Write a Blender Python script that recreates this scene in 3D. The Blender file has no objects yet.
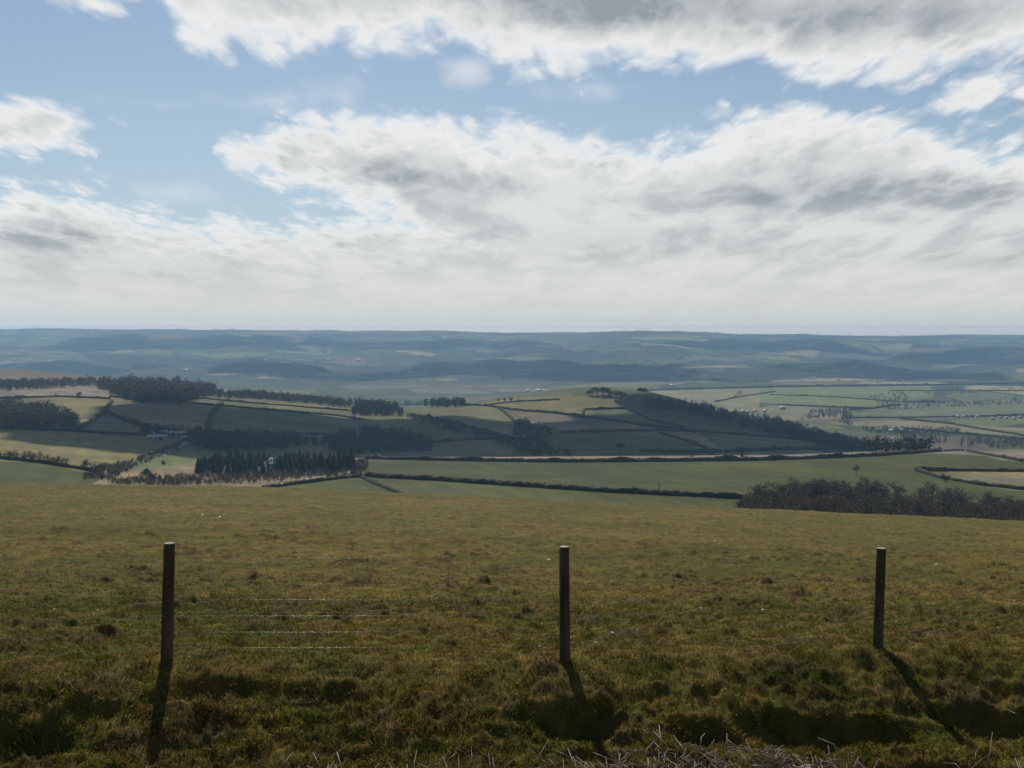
import bpy, math, random
import numpy as np
R = math.radians
random.seed(7)
rng = np.random.default_rng(11)
sc = bpy.context.scene
COL = sc.collection
EZ = 250.0            # height of the eye above sea level
F, HX, HY = 1000.0, 512.0, 330.0   # focal length in pixels, column and row of the level view line

# ------------------------------------------------------------------ helpers
def tag(o, label=None, cat=None, group=None, kind=None):
    if label: o['label'] = label
    if cat: o['category'] = cat
    if group: o['group'] = group
    if kind: o['kind'] = kind
    return o

def empty(name, loc, rz=0.0):
    o = bpy.data.objects.new(name, None)
    o.location = loc; o.rotation_euler = (0, 0, rz); o.empty_display_size = 0.3
    COL.objects.link(o)
    return o

def make_obj(name, mesh, mat=None, parent=None):
    o = bpy.data.objects.new(name, mesh)
    COL.objects.link(o)
    if mat is not None and not mesh.materials: mesh.materials.append(mat)
    if parent is not None: o.parent = parent
    return o

def np_mesh(name, V, Fc, smooth=False, colors=None):
    """V (n,3), Fc (m,k) with constant k"""
    V = np.asarray(V, dtype=np.float32); Fc = np.asarray(Fc, dtype=np.int32)
    me = bpy.data.meshes.new(name)
    k = Fc.shape[1]
    me.vertices.add(len(V)); me.vertices.foreach_set('co', V.ravel())
    me.loops.add(Fc.size); me.loops.foreach_set('vertex_index', Fc.ravel())
    me.polygons.add(len(Fc))
    me.polygons.foreach_set('loop_start', np.arange(0, Fc.size, k, dtype=np.int32))
    me.polygons.foreach_set('loop_total', np.full(len(Fc), k, dtype=np.int32))
    if smooth: me.polygons.foreach_set('use_smooth', np.ones(len(Fc), dtype=bool))
    me.update(calc_edges=True)
    if colors is not None:
        a = me.color_attributes.new('tint', 'FLOAT_COLOR', 'POINT')
        c = np.ones((len(V), 4), dtype=np.float32); c[:, :3] = colors
        a.data.foreach_set('color', c.ravel())
    return me

class MB:
    """collects triangles and quads (as triangles) for one mesh"""
    def __init__(self): self.v = []; self.f = []
    def add(self, v, f):
        b = len(self.v); self.v += [tuple(p) for p in v]
        for q in f:
            if len(q) == 3: self.f.append((b+q[0], b+q[1], b+q[2]))
            else:
                for i in range(1, len(q)-1): self.f.append((b+q[0], b+q[i], b+q[i+1]))
    def box(self, x0, x1, y0, y1, z0, z1):
        v = [(x0,y0,z0),(x1,y0,z0),(x1,y1,z0),(x0,y1,z0),(x0,y0,z1),(x1,y0,z1),(x1,y1,z1),(x0,y1,z1)]
        self.add(v, [(0,3,2,1),(4,5,6,7),(0,1,5,4),(1,2,6,5),(2,3,7,6),(3,0,4,7)])
    def tube(self, pts, rad, n=6, cap=True):
        pts = [np.array(p, dtype=float) for p in pts]
        if not hasattr(rad, '__len__'): rad = [rad]*len(pts)
        vs = []; fs = []
        for i, p in enumerate(pts):
            d = pts[min(i+1, len(pts)-1)] - pts[max(i-1, 0)]
            d /= (np.linalg.norm(d)+1e-9)
            a = np.cross(d, (0.31, 0.95, 0.05) if abs(d[2]) > .7 else (0, 0, 1.0)); a /= (np.linalg.norm(a)+1e-9)
            b = np.cross(d, a)
            for k in range(n):
                t = 2*math.pi*k/n
                vs.append(p + rad[i]*(math.cos(t)*a+math.sin(t)*b))
        for i in range(len(pts)-1):
            for k in range(n):
                k2 = (k+1) % n
                fs.append((i*n+k, i*n+k2, (i+1)*n+k2, (i+1)*n+k))
        if cap:
            fs.append(tuple(range(n-1, -1, -1)))
            fs.append(tuple((len(pts)-1)*n+k for k in range(n)))
        self.add(vs, fs)
    def mesh(self, name, smooth=False): return np_mesh(name, self.v, self.f, smooth)
    def build(self, name, mat, parent=None, smooth=False): return make_obj(name, self.mesh(name, smooth), mat, parent)

# ------------------------------------------------------------------ noise
_P = rng.permutation(4096)
_G = rng.uniform(0, 2*math.pi, 4096); _GX = np.cos(_G); _GY = np.sin(_G)
def pn(x, y, seed=0):
    """gradient noise in about -1..1"""
    xi = np.floor(x).astype(np.int64); yi = np.floor(y).astype(np.int64)
    xf = x-xi; yf = y-yi
    u = xf*xf*xf*(xf*(xf*6-15)+10); v = yf*yf*yf*(yf*(yf*6-15)+10)
    def g(a, b, dx, dy):
        h = _P[(_P[(a+seed*131) & 4095] + b) & 4095]
        return _GX[h]*dx+_GY[h]*dy
    n00 = g(xi, yi, xf, yf); n10 = g(xi+1, yi, xf-1, yf)
    n01 = g(xi, yi+1, xf, yf-1); n11 = g(xi+1, yi+1, xf-1, yf-1)
    return 1.5*((n00*(1-u)+n10*u)*(1-v)+(n01*(1-u)+n11*u)*v)
def fbm(x, y, o=4, seed=0, gain=.5):
    s = 0; a = 1.0
    for i in range(o):
        s = s+a*pn(x, y, seed+i); x = x*2.03+7.1; y = y*2.03+3.7; a *= gain
    return s
def sst(a, b, x):
    t = np.clip((x-a)/(b-a), 0, 1); return t*t*(3-2*t)

def mix3(a, b, t): return np.asarray(a)*(1-t[..., None])+np.asarray(b)*t[..., None]

# ------------------------------------------------------------------ the lie of the land
COLS = np.array([0, 128, 256, 384, 512, 640, 768, 896, 1024], float)
BROW = np.interp(COLS, [0, 220, 1024], [483, 484, 520])
NEARY = [0.5, 1, 2, 3, 4, 6, 7.8, 8.6, 9.1, 9.5, 10.1, 10.4, 11, 13, 20, 40, 70, 120, 160, 190]
NEARL = [1.62, 1.62, 1.8, 2.4, 3.0, 3.65, 3.95, 3.96, 3.88, 3.73, 3.50, 3.42, 3.49, 3.84, 5.0, 7.95, 12.1, 18.42, 26.5, 34]
NEARR = [1.62, 1.62, 1.8, 2.4, 3.0, 3.75, 4.25, 4.28, 4.18, 4.02, 3.79, 3.70, 3.75, 4.02, 5.25, 9.0, 14.2, 22.8, 32.5, 41]
def fence_off(px, d):
    # the fence and its bank stand further off towards the right
    return np.interp(px, [0, 167, 565, 880, 1024, 1150], [-.1, 0, .3, 1.15, 1.5, 1.8])*np.exp(-((d-10.6)/3.6)**2)
FARY = [300, 400, 450, 560, 700, 800, 900, 1100, 1300, 1600, 1900, 2300, 3000, 4000, 5000, 6500, 8000, 9500, 12000, 30000]
FARP = {   # row of the ground in each column, by depth
0:    [530, 500, 482, 460, 447, 437, 429, 407, 393, 378, 369, 374, 400, 381, 370, 352, 336, 328, 335, 333],
128:  [530, 505, 492, 476, 463, 450, 437, 418, 403, 388, 376, 384, 400, 381, 370, 352, 337, 329, 335, 333],
256:  [530, 505, 495, 479, 470, 464, 455, 432, 415, 402, 394, 404, 400, 381, 370, 353, 338, 329, 336, 333],
384:  [535, 505, 492, 474, 461, 456, 462, 452, 433, 413, 405, 412, 400, 381, 371, 354, 339, 330, 337, 333],
512:  [540, 510, 495, 475, 460, 456, 466, 456, 432, 409, 402, 414, 401, 382, 372, 355, 341, 332.5, 338, 333],
640:  [545, 515, 501, 478, 460, 455, 467, 457, 434, 407, 404, 418, 401, 382, 372, 355, 341, 331, 338, 333],
768:  [550, 520, 507, 480, 460, 454, 464, 458, 442, 425, 432, 421, 399, 382, 373, 356, 343, 333.5, 338, 333],
896:  [555, 525, 512, 486, 462, 450, 452, 474, 471, 455, 438, 420, 399, 382, 373, 357, 344, 335, 338, 333],
1024: [560, 530, 517, 490, 468, 455, 450, 472, 470, 453, 437, 419, 399, 382, 373, 357, 344, 335.5, 338, 333]}
GL = np.linspace(math.log(0.5), math.log(30000), 1600)
TAB = []
for i, c in enumerate(COLS):
    w = (BROW[i]-483)/37.0
    nz = -(np.array(NEARL)*(1-w)+np.array(NEARR)*w)
    fz = -(np.array(FARP[int(c)])-330.0)/1000.0*np.array(FARY)
    ys = np.log(np.array(NEARY+FARY, float)); zs = np.concatenate([nz, fz])
    g = np.interp(GL, ys, zs)
    # light smoothing, wider with distance
    k1 = np.exp(-np.linspace(-2, 2, 5)**2/2); k1 /= k1.sum()
    k2 = np.exp(-np.linspace(-2.2, 2.2, 13)**2/2); k2 /= k2.sum()
    s1 = np.convolve(np.pad(g, 2, 'edge'), k1, 'valid'); s2 = np.convolve(np.pad(g, 6, 'edge'), k2, 'valid')
    m = sst(math.log(40), math.log(200), GL)
    TAB.append(s1*(1-m)+s2*m)
TAB = np.array(TAB)

def height(x, y, detail=True):
    x = np.asarray(x, float); y = np.asarray(y, float)
    r = np.hypot(x, y)+1e-6; ang = np.arctan2(x, y)
    ac = np.clip(ang, -0.555, 0.555)
    px = HX+F*np.tan(ac); d = np.maximum(r*np.cos(ac), 0.5)
    de = d-fence_off(px, d)
    li = (np.log(de)-GL[0])/(GL[1]-GL[0]); li = np.clip(li, 0, len(GL)-1.001)
    i0 = li.astype(int); t = li-i0
    ci = np.clip(px/128.0, 0, 7.999); c0 = ci.astype(int); cf = ci-c0; cf = cf*cf*(3-2*cf)*.5+cf*.5
    a = TAB[c0, i0]*(1-t)+TAB[c0, i0+1]*t
    b = TAB[c0+1, i0]*(1-t)+TAB[c0+1, i0+1]*t
    z = a*(1-cf)+b*cf
    # rolling folds
    am = 3.0*sst(380, 700, d)*(1-sst(640, 700, d)*(1-sst(860, 1050, d)))
    am = am+3.0*sst(1000, 1300, d)*(1-sst(1600, 1900, d))
    z = z+am*fbm(x/260.0, y/260.0, 3, 3)
    am2 = 64.0*sst(3600, 5200, d)*(1-.80*sst(7600, 8800, d))
    z = z+am2*(fbm(x/1150.0+3.3, y/1050.0, 4, 9)-.1)+9*sst(7600, 8800, d)*fbm(x/800.0, y/1500.0, 3, 13)
    z = z+31*np.exp(-((x-150)/185.0)**2-((y-1760)/210.0)**2)
    back = sst(1.25, 2.0, np.abs(ang))
    z = z*(1-back)+back*(-1.62-0.02*r)
    return z

NPX = np.arange(-80, 1105, 1.0)
NY = np.exp(np.linspace(math.log(245), math.log(14000), 1500))
_PY = np.empty((len(NPX), len(NY)))
for i, p in enumerate(NPX):
    _PY[i] = HY-F*height(NY*(p-HX)/F, NY)/NY
_PYM = np.minimum.accumulate(_PY, axis=1)
def hit(px, py, dmin=0):
    """the first ground point seen along the view through (px, py)"""
    i = int(np.clip(round(px)+80, 0, len(NPX)-1))
    row = _PYM[i]
    j = int(np.searchsorted(-row, -py))
    j = min(j, len(NY)-1)
    if dmin: j = max(j, int(np.searchsorted(NY, dmin)))
    y = NY[j]; x = y*(px-HX)/F
    return float(x), float(y), float(height(np.array([x]), np.array([y]))[0])+EZ

# ------------------------------------------------------------------ materials
def new_mat(name):
    m = bpy.data.materials.new(name); m.use_nodes = True
    return m, m.node_tree, m.node_tree.nodes['Principled BSDF']
def simple_mat(name, c1, c2, scale=3.0, rough=.9, spec=.2, metallic=0.0, stretch=(1,1,1), bump=0.0, detail=6):
    m, nt, b = new_mat(name)
    tc = nt.nodes.new('ShaderNodeTexCoord'); mp = nt.nodes.new('ShaderNodeMapping'); mp.inputs['Scale'].default_value = stretch
    nz = nt.nodes.new('ShaderNodeTexNoise'); nz.inputs['Scale'].default_value = scale; nz.inputs['Detail'].default_value = detail
    mx = nt.nodes.new('ShaderNodeMix'); mx.data_type = 'RGBA'
    mx.inputs['A'].default_value = (*c1, 1); mx.inputs['B'].default_value = (*c2, 1)
    cr = nt.nodes.new('ShaderNodeMapRange'); cr.inputs['From Min'].default_value = .35; cr.inputs['From Max'].default_value = .65
    L = nt.links.new
    L(tc.outputs['Object'], mp.inputs['Vector']); L(mp.outputs['Vector'], nz.inputs['Vector'])
    L(nz.outputs['Fac'], cr.inputs['Value']); L(cr.outputs['Result'], mx.inputs['Factor']); L(mx.outputs['Result'], b.inputs['Base Color'])
    b.inputs['Roughness'].default_value = rough; b.inputs['Metallic'].default_value = metallic
    b.inputs['Specular IOR Level'].default_value = spec
    if bump:
        bp = nt.nodes.new('ShaderNodeBump'); bp.inputs['Strength'].default_value = bump; bp.inputs['Distance'].default_value = .01
        L(nz.outputs['Fac'], bp.inputs['Height']); L(bp.outputs['Normal'], b.inputs['Normal'])
    return m
def tint_mat(name, rough=.9, scale=.02, amount=.25, transl=0.0, spec=.1):
    """albedo from the tint attribute, mottled by noise"""
    m, nt, b = new_mat(name)
    at = nt.nodes.new('ShaderNodeAttribute'); at.attribute_name = 'tint'
    tc = nt.nodes.new('ShaderNodeTexCoord')
    nz = nt.nodes.new('ShaderNodeTexNoise'); nz.inputs['Scale'].default_value = scale; nz.inputs['Detail'].default_value = 8; nz.inputs['Roughness'].default_value = .65
    mr = nt.nodes.new('ShaderNodeMapRange'); mr.inputs['From Min'].default_value = .3; mr.inputs['From Max'].default_value = .7
    mr.inputs['To Min'].default_value = 1-amount; mr.inputs['To Max'].default_value = 1+amount
    vm = nt.nodes.new('ShaderNodeVectorMath'); vm.operation = 'SCALE'
    L = nt.links.new
    L(tc.outputs['Object'], nz.inputs['Vector']); L(nz.outputs['Fac'], mr.inputs['Value'])
    L(at.outputs['Color'], vm.inputs[0]); L(mr.outputs['Result'], vm.inputs['Scale']); L(vm.outputs['Vector'], b.inputs['Base Color'])
    b.inputs['Roughness'].default_value = rough; b.inputs['Specular IOR Level'].default_value = spec
    if transl:
        tr = nt.nodes.new('ShaderNodeBsdfTranslucent'); mx = nt.nodes.new('ShaderNodeMixShader'); mx.inputs['Fac'].default_value = transl
        L(vm.outputs['Vector'], tr.inputs['Color']); L(b.outputs['BSDF'], mx.inputs[1]); L(tr.outputs['BSDF'], mx.inputs[2])
        L(mx.outputs['Shader'], nt.nodes['Material Output'].inputs['Surface'])
    return m
M = {}
M['terrain'] = tint_mat('farmland', scale=.015, amount=.22)
M['field'] = tint_mat('pasture_soil', scale=1.5, amount=.35)
M['blade'] = tint_mat('grass_blade', rough=.7, scale=3.0, amount=.2, transl=.38, spec=.04)
M['hedge'] = simple_mat('winter_hedge', (.030,.028,.018), (.060,.050,.032), .25)
M['bank'] = simple_mat('grass_bank_hedge', (.040,.042,.018), (.075,.060,.030), .2)
M['twig'] = simple_mat('bare_twigs', (.090,.070,.048), (.145,.112,.078), .3)
M['scrub'] = simple_mat('winter_scrub', (.075,.060,.045), (.13,.105,.075), .2)
M['bark'] = simple_mat('bark', (.04,.035,.03), (.08,.07,.055), 1.0)
M['conifer'] = simple_mat('conifer_needles', (.022,.040,.020), (.045,.068,.032), .6)
M['evergreen'] = simple_mat('evergreen_leaves', (.028,.034,.022), (.052,.056,.036), .4)
M['post'] = simple_mat('weathered_post', (.075,.052,.026), (.17,.125,.070), 14, spec=.04, stretch=(1,1,.12), bump=.6)
M['postcut'] = simple_mat('sawn_end', (.25,.22,.17), (.42,.38,.30), 60)
M['wire'] = simple_mat('galvanised_wire', (.34,.34,.34), (.42,.42,.42), 30, rough=.145, metallic=1.0)
M['stone'] = simple_mat('pale_stone', (.45,.44,.42), (.75,.74,.71), 25, rough=.55, spec=.5)
M['cane'] = simple_mat('cut_bramble_stem', (.12,.070,.045), (.30,.205,.145), 9, rough=.45, spec=.5)
M['canedark'] = simple_mat('dark_bramble_stem', (.07,.04,.035), (.16,.10,.08), 9, rough=.45, spec=.5)
M['wallw'] = simple_mat('white_render', (.42,.41,.39), (.56,.55,.53), .5, rough=.8)
M['walls'] = simple_mat('grey_stone_wall', (.28,.26,.23), (.40,.37,.33), .8)
M['slate'] = simple_mat('slate_roof', (.16,.17,.19), (.26,.27,.29), .6, rough=.35, spec=.6)
M['sheet'] = simple_mat('pale_sheet_roof', (.32,.33,.35), (.42,.43,.44), .4, rough=.45, spec=.5)
M['glass'] = simple_mat('window_glass', (.03,.035,.04), (.05,.055,.06), 1, rough=.1, spec=.8)
M['pole'] = simple_mat('grey_pole_wood', (.16,.14,.12), (.26,.24,.21), 4)
M['ceramic'] = simple_mat('insulator', (.60,.60,.58), (.75,.75,.72), 4, rough=.15, spec=.8)
M['galv'] = simple_mat('galvanised_steel', (.35,.36,.37), (.48,.48,.48), 3, rough=.35, metallic=.8)
M['shade_cloud'] = simple_mat('shade_cloud_white', (.80,.80,.80), (.86,.86,.86), .002, rough=1, spec=0)
M['road'] = simple_mat('lane_asphalt', (.045,.045,.047), (.065,.063,.060), 30)

# ------------------------------------------------------------------ far country: one sheet to the horizon
G = (.058,.066,.017); OL = (.105,.100,.034); ST = (.18,.15,.065); BR = (.120,.095,.062)
PK = (.205,.165,.130); DG = (.050,.060,.028); GR = (.105,.100,.070); WD = (.040,.042,.026); YE = (.165,.142,.050)
PAL = np.array([G, OL, GR, BR, DG, (.12,.14,.045), (.17,.155,.07), (.20,.17,.10), (.09,.10,.05), G])
def patchwork(x, y, size, seed):
    """elongated field cells: tint index and distance to the boundary"""
    ca, sa = math.cos(.35), math.sin(.35)
    wx = x+.25*size*fbm(x/size/2.2, y/size/2.2, 2, seed); wy = y+.25*size*fbm(x/size/2.2+9, y/size/2.2, 2, seed+3)
    u = (wx*ca+wy*sa)/size/1.35; v = (-wx*sa+wy*ca)/size
    iu = np.floor(u).astype(np.int64); iv = np.floor(v).astype(np.int64)
    d1 = np.full(x.shape, 9.0); d2 = np.full(x.shape, 9.0); idx = np.zeros(x.shape, np.int64)
    for a in (-1, 0, 1):
        for b in (-1, 0, 1):
            cx = iu+a; cy = iv+b
            h = _P[(_P[(cx+seed*17) & 4095]+cy) & 4095]
            jx = cx+.5+.38*_GX[h]; jy = cy+.5+.38*_GY[h]
            d = np.hypot(u-jx, v-jy)
            nearer = d < d1
            d2 = np.where(nearer, d1, np.minimum(d2, d)); idx = np.where(nearer, h, idx); d1 = np.where(nearer, d, d1)
    return idx, (d2-d1)*size*.5

def inpoly(px, py, poly):
    c = np.zeros(px.shape, bool); n = len(poly)
    for i in range(n):
        x1, y1 = poly[i]; x2, y2 = poly[(i+1) % n]
        if y1 == y2: continue
        t = (y1 > py) != (y2 > py)
        c ^= t & (px < (x2-x1)*(py-y1)/(y2-y1)+x1)
    return c

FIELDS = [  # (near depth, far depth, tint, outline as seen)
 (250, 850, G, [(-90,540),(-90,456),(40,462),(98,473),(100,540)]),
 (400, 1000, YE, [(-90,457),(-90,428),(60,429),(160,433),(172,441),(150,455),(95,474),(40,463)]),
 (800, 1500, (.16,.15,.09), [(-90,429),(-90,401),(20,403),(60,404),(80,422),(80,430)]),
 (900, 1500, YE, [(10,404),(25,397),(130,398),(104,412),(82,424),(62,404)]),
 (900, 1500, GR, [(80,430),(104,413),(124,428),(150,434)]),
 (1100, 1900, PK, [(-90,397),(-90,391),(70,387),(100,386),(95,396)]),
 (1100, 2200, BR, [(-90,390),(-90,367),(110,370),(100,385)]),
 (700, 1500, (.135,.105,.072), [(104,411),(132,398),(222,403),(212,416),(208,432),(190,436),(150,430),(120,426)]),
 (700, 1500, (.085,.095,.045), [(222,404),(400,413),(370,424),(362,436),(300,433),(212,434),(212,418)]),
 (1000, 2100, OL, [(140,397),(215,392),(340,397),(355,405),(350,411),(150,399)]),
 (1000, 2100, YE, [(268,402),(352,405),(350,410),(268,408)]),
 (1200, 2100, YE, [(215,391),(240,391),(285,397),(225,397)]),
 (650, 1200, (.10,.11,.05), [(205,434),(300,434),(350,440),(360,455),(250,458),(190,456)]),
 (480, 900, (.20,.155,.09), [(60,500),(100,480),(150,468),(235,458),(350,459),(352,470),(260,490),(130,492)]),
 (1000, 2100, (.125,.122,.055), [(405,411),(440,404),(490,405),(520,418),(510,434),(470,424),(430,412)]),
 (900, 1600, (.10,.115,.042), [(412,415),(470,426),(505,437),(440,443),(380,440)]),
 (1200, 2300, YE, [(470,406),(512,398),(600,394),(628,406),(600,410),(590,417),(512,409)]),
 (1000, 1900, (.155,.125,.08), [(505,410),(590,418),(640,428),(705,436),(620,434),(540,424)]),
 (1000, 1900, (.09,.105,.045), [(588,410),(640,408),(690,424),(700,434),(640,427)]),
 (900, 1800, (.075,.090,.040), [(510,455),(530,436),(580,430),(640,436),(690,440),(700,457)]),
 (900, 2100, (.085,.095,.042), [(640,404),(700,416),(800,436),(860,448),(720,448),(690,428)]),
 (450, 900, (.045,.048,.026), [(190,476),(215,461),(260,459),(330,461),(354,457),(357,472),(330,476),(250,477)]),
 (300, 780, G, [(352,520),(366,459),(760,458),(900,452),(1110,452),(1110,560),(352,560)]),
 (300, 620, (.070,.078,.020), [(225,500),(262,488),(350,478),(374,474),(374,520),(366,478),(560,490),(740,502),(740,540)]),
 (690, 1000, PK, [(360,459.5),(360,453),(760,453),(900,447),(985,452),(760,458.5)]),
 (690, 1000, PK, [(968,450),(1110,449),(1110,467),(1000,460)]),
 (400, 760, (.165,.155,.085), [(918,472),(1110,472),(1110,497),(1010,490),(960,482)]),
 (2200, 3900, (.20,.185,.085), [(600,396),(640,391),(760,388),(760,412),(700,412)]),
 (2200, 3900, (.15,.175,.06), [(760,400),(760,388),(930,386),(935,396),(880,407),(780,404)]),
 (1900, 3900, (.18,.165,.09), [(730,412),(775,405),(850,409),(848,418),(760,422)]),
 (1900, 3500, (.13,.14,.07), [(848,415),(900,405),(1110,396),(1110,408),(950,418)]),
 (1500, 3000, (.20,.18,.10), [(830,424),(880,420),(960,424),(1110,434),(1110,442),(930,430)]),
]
def far_colors(x, y, z):
    d = y.copy(); px = HX+F*x/np.maximum(y, 1); py = HY-F*z/np.maximum(y, 1)
    r = np.hypot(x, y)
    idx, bd = patchwork(x, y, 210.0, 1)
    col = PAL[idx % len(PAL)].copy()
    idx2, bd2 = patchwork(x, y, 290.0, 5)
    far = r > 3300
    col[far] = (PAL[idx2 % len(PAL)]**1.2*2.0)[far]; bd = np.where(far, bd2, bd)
    wood = fbm(x/620.0, y/520.0, 4, 21)
    wood = wood+.45*(1-sst(560, 680, px))*(1-sst(4600, 6200, y))-.25*sst(5200, 7000, y)*(1-sst(7000, 8200, y))
    wmask = sst(.0, .16, wood)*sst(3500, 4100, r)
    col = col*(1-wmask[..., None])+np.array([.030,.032,.024])*wmask[..., None]
    hw = np.where(r > 3300, 9+ r*.0012, 5.0)
    hm = (1-sst(hw*.6, hw*1.3, bd))*.85
    hm = np.where(r < 1900, 0, hm)
    col = col*(1-hm[..., None])+np.array([.032,.034,.024])*hm[..., None]
    lines = (1+.10*np.sin((x*.93+y*.36)/2.6+2*pn(x/40, y/40, 66))*sst(300, 380, r)*(1-sst(900, 1200, r)))
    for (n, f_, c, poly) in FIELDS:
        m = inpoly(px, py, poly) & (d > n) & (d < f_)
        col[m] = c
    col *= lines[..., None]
    col *= (1+.20*fbm(x/95.0, y/60.0, 4, 31)+.16*fbm(x/26.0, y/40.0, 3, 35))[..., None]
    col = mix3(col, col*np.array([1.35, 1.12, .95]), sst(0, .8, fbm(x/140.0, y/90.0, 3, 38))*.8)
    return np.clip(col, .01, .6)

fine = np.tan(np.linspace(math.atan(-.60), math.atan(.60), 1150)); fa = np.arctan(fine)
angs = np.concatenate([np.linspace(-math.pi, fa[0]-.03, 60), fa, np.linspace(fa[-1]+.03, math.pi, 60)])
rr = np.concatenate([np.exp(np.linspace(math.log(1.0), math.log(230), 60, endpoint=False)),
                     np.exp(np.linspace(math.log(230), math.log(10500), 620, endpoint=False)),
                     np.exp(np.linspace(math.log(10500), math.log(12400), 8))])
A, RR = np.meshgrid(angs, rr)
# use depth rather than radius inside the view so rows follow the ground as it was surveyed
X = RR*np.sin(A)/np.maximum(np.cos(np.clip(A, -.54, .54)), .5); Y = RR*np.cos(A)/np.maximum(np.cos(np.clip(A, -.54, .54)), .5)
Z = height(X, Y)
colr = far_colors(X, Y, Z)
inw = (1-sst(.80, .86, np.abs(X)/np.maximum(Y, .01)))*(Y > .3)
Z = Z-0.9*inw*(1-sst(165, 215, Y))-0.25*(np.abs(Y) <= 4)
nr, nc = A.shape
V = np.stack([X, Y, Z+EZ], -1).reshape(-1, 3)
i, j = np.meshgrid(np.arange(nr-1), np.arange(nc-1), indexing='ij')
a = (i*nc+j).ravel(); Q = np.stack([a, a+1, a+nc+1, a+nc], -1)
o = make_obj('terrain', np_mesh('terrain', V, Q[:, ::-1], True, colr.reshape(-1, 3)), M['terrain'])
tag(o, 'rolling winter farmland falling to a wide valley and rising to far hills', 'terrain', kind='structure')

# ------------------------------------------------------------------ the near pasture: relief down to the tussock
def tussocks(x, y, size, prob, seed):
    """steep sided little mounds scattered in jittered cells, 0..1"""
    wx = x+size*.13*pn(x/size*3.1, y/size*3.1, seed)+size*.07*pn(x/size*8, y/size*8, seed+2); wy = y+size*.13*pn(x/size*3.1+5, y/size*3.1, seed+1)+size*.07*pn(x/size*8+3, y/size*8, seed+4)
    u = wx/size; v = wy/size; iu = np.floor(u).astype(np.int64); iv = np.floor(v).astype(np.int64)
    out = np.zeros(np.shape(x))
    for a in (-1, 0, 1):
        for b in (-1, 0, 1):
            cx = iu+a; cy = iv+b
            h = _P[(_P[(cx+seed*37) & 4095]+cy) & 4095]; h2 = _P[(h+977) & 4095]/4096.0; h3 = _P[(h+313) & 4095]/4096.0
            jx = cx+.5+.42*_GX[h]; jy = cy+.5+.42*_GY[h]
            r = .12+.26*h2*h2; q = ((u-jx)/(r*(1.15+1.1*h3)))**2+((v-jy)/r)**2
            out = np.maximum(out, np.where(h3 < prob, (.5+1.1*h2)*r/.38*np.maximum(1-q, 0)**.62, 0))
    return out
def clods(x, y):
    cl = .5+.5*sst(-.3, .4, pn(x/3.3, y/2.7, 54))
    return tussocks(x, y, .62, .72, 5)*cl, tussocks(x, y, .25, .90, 9)*cl
def near_relief(x, y):
    y0 = y; yb = y-fence_off(HX+F*x/np.maximum(y, .1), y)
    fade = 1-sst(60, 150, y)*.3
    z = .07*fbm(x/3.2, y/3.2, 3, 41)*sst(10.5, 16, y)
    t = fbm(x/.55, y/.48, 3, 47); 
    z = z+.050*np.maximum(t-.05, -.35)*sst(9.9, 11, yb)+.022*fbm(x/.2, y/.17, 2, 44)*(y < 70)
    t1, t2 = clods(x, y); free = 1-.9*np.exp(-((x-4.45)/.35)**2-((y-10.9)/.6)**2)
    z = z+(.092*t1+.066*t2)*free*(.35+.65*sst(10.2, 12, yb))*(1+.25*pn(x/.09, y/.09, 59))
    z = z+.012*fbm(x/.13, y/.13, 2, 57)*(y < 60)
    # hummocky bank in front of the fence
    bk = sst(7.2, 8.2, yb)*(1-sst(9.75, 10.3, yb))
    z = z+bk*(.060*fbm(x/.50, y/.36, 4, 61, .58)+.045*np.abs(fbm(x/.26, y/.24, 2, 65)))
    # slumped hollows under the bank edge
    for (hx, hy, sx, sy, dp) in ((.60,9.86,.48,.20,.30), (-4.6,9.25,.75,.24,.20), (2.9,10.1,.6,.20,.22), (5.1,10.55,.6,.18,.22), (3.75,10.2,.36,.17,.22), (2.0,9.9,.4,.15,.16), (4.2,9.55,.9,.18,.22), (-3.0,9.95,.5,.16,.12), (-1.9,9.95,.4,.16,.10),(4.6,8.75,.9,.20,.20),(1.6,8.75,.5,.18,.18)):
        q = ((x-hx)/sx)**2+((y-hy)/sy)**2
        n = .35*fbm(x/.35, y/.35, 2, 71)
        z = z-dp*np.exp(-np.maximum(q+n, 0)**2.4)*sst(7, 7.6, y)
    for (hx, hy, s, dp) in ((3.93,11.32,.16,.10), (.36,10.62,.2,.05)):
        z = z+dp*np.exp(-((x-hx)**2+((y-hy)*1.2)**2)/s**2)
    return z
def near_height(x, y): return height(x, y)+near_relief(x, y)

def turf_tint(x, y):
    g = fbm(x/2.6, y/3.4, 4, 81); s = fbm(x/.7, y/.5, 3, 87); w = fbm(x/14., y/9., 3, 91)
    k = sst(-.45, .5, g*.38+s*.50+w*.35+.3*fbm(x/.2, y/.16, 2, 93)+.15*(1-sst(9.8, 10.6, y)))
    c = mix3((.090,.095,.012), (.200,.140,.029), k)
    m = sst(.35, .8, s+.3*g)
    t1, t2 = clods(x, y); c = mix3(c, (.125,.085,.036), np.clip(t1*1.2+t2*.9, 0, 1)*.62)
    return mix3(c, (.085,.060,.028), m*.45)

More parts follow.
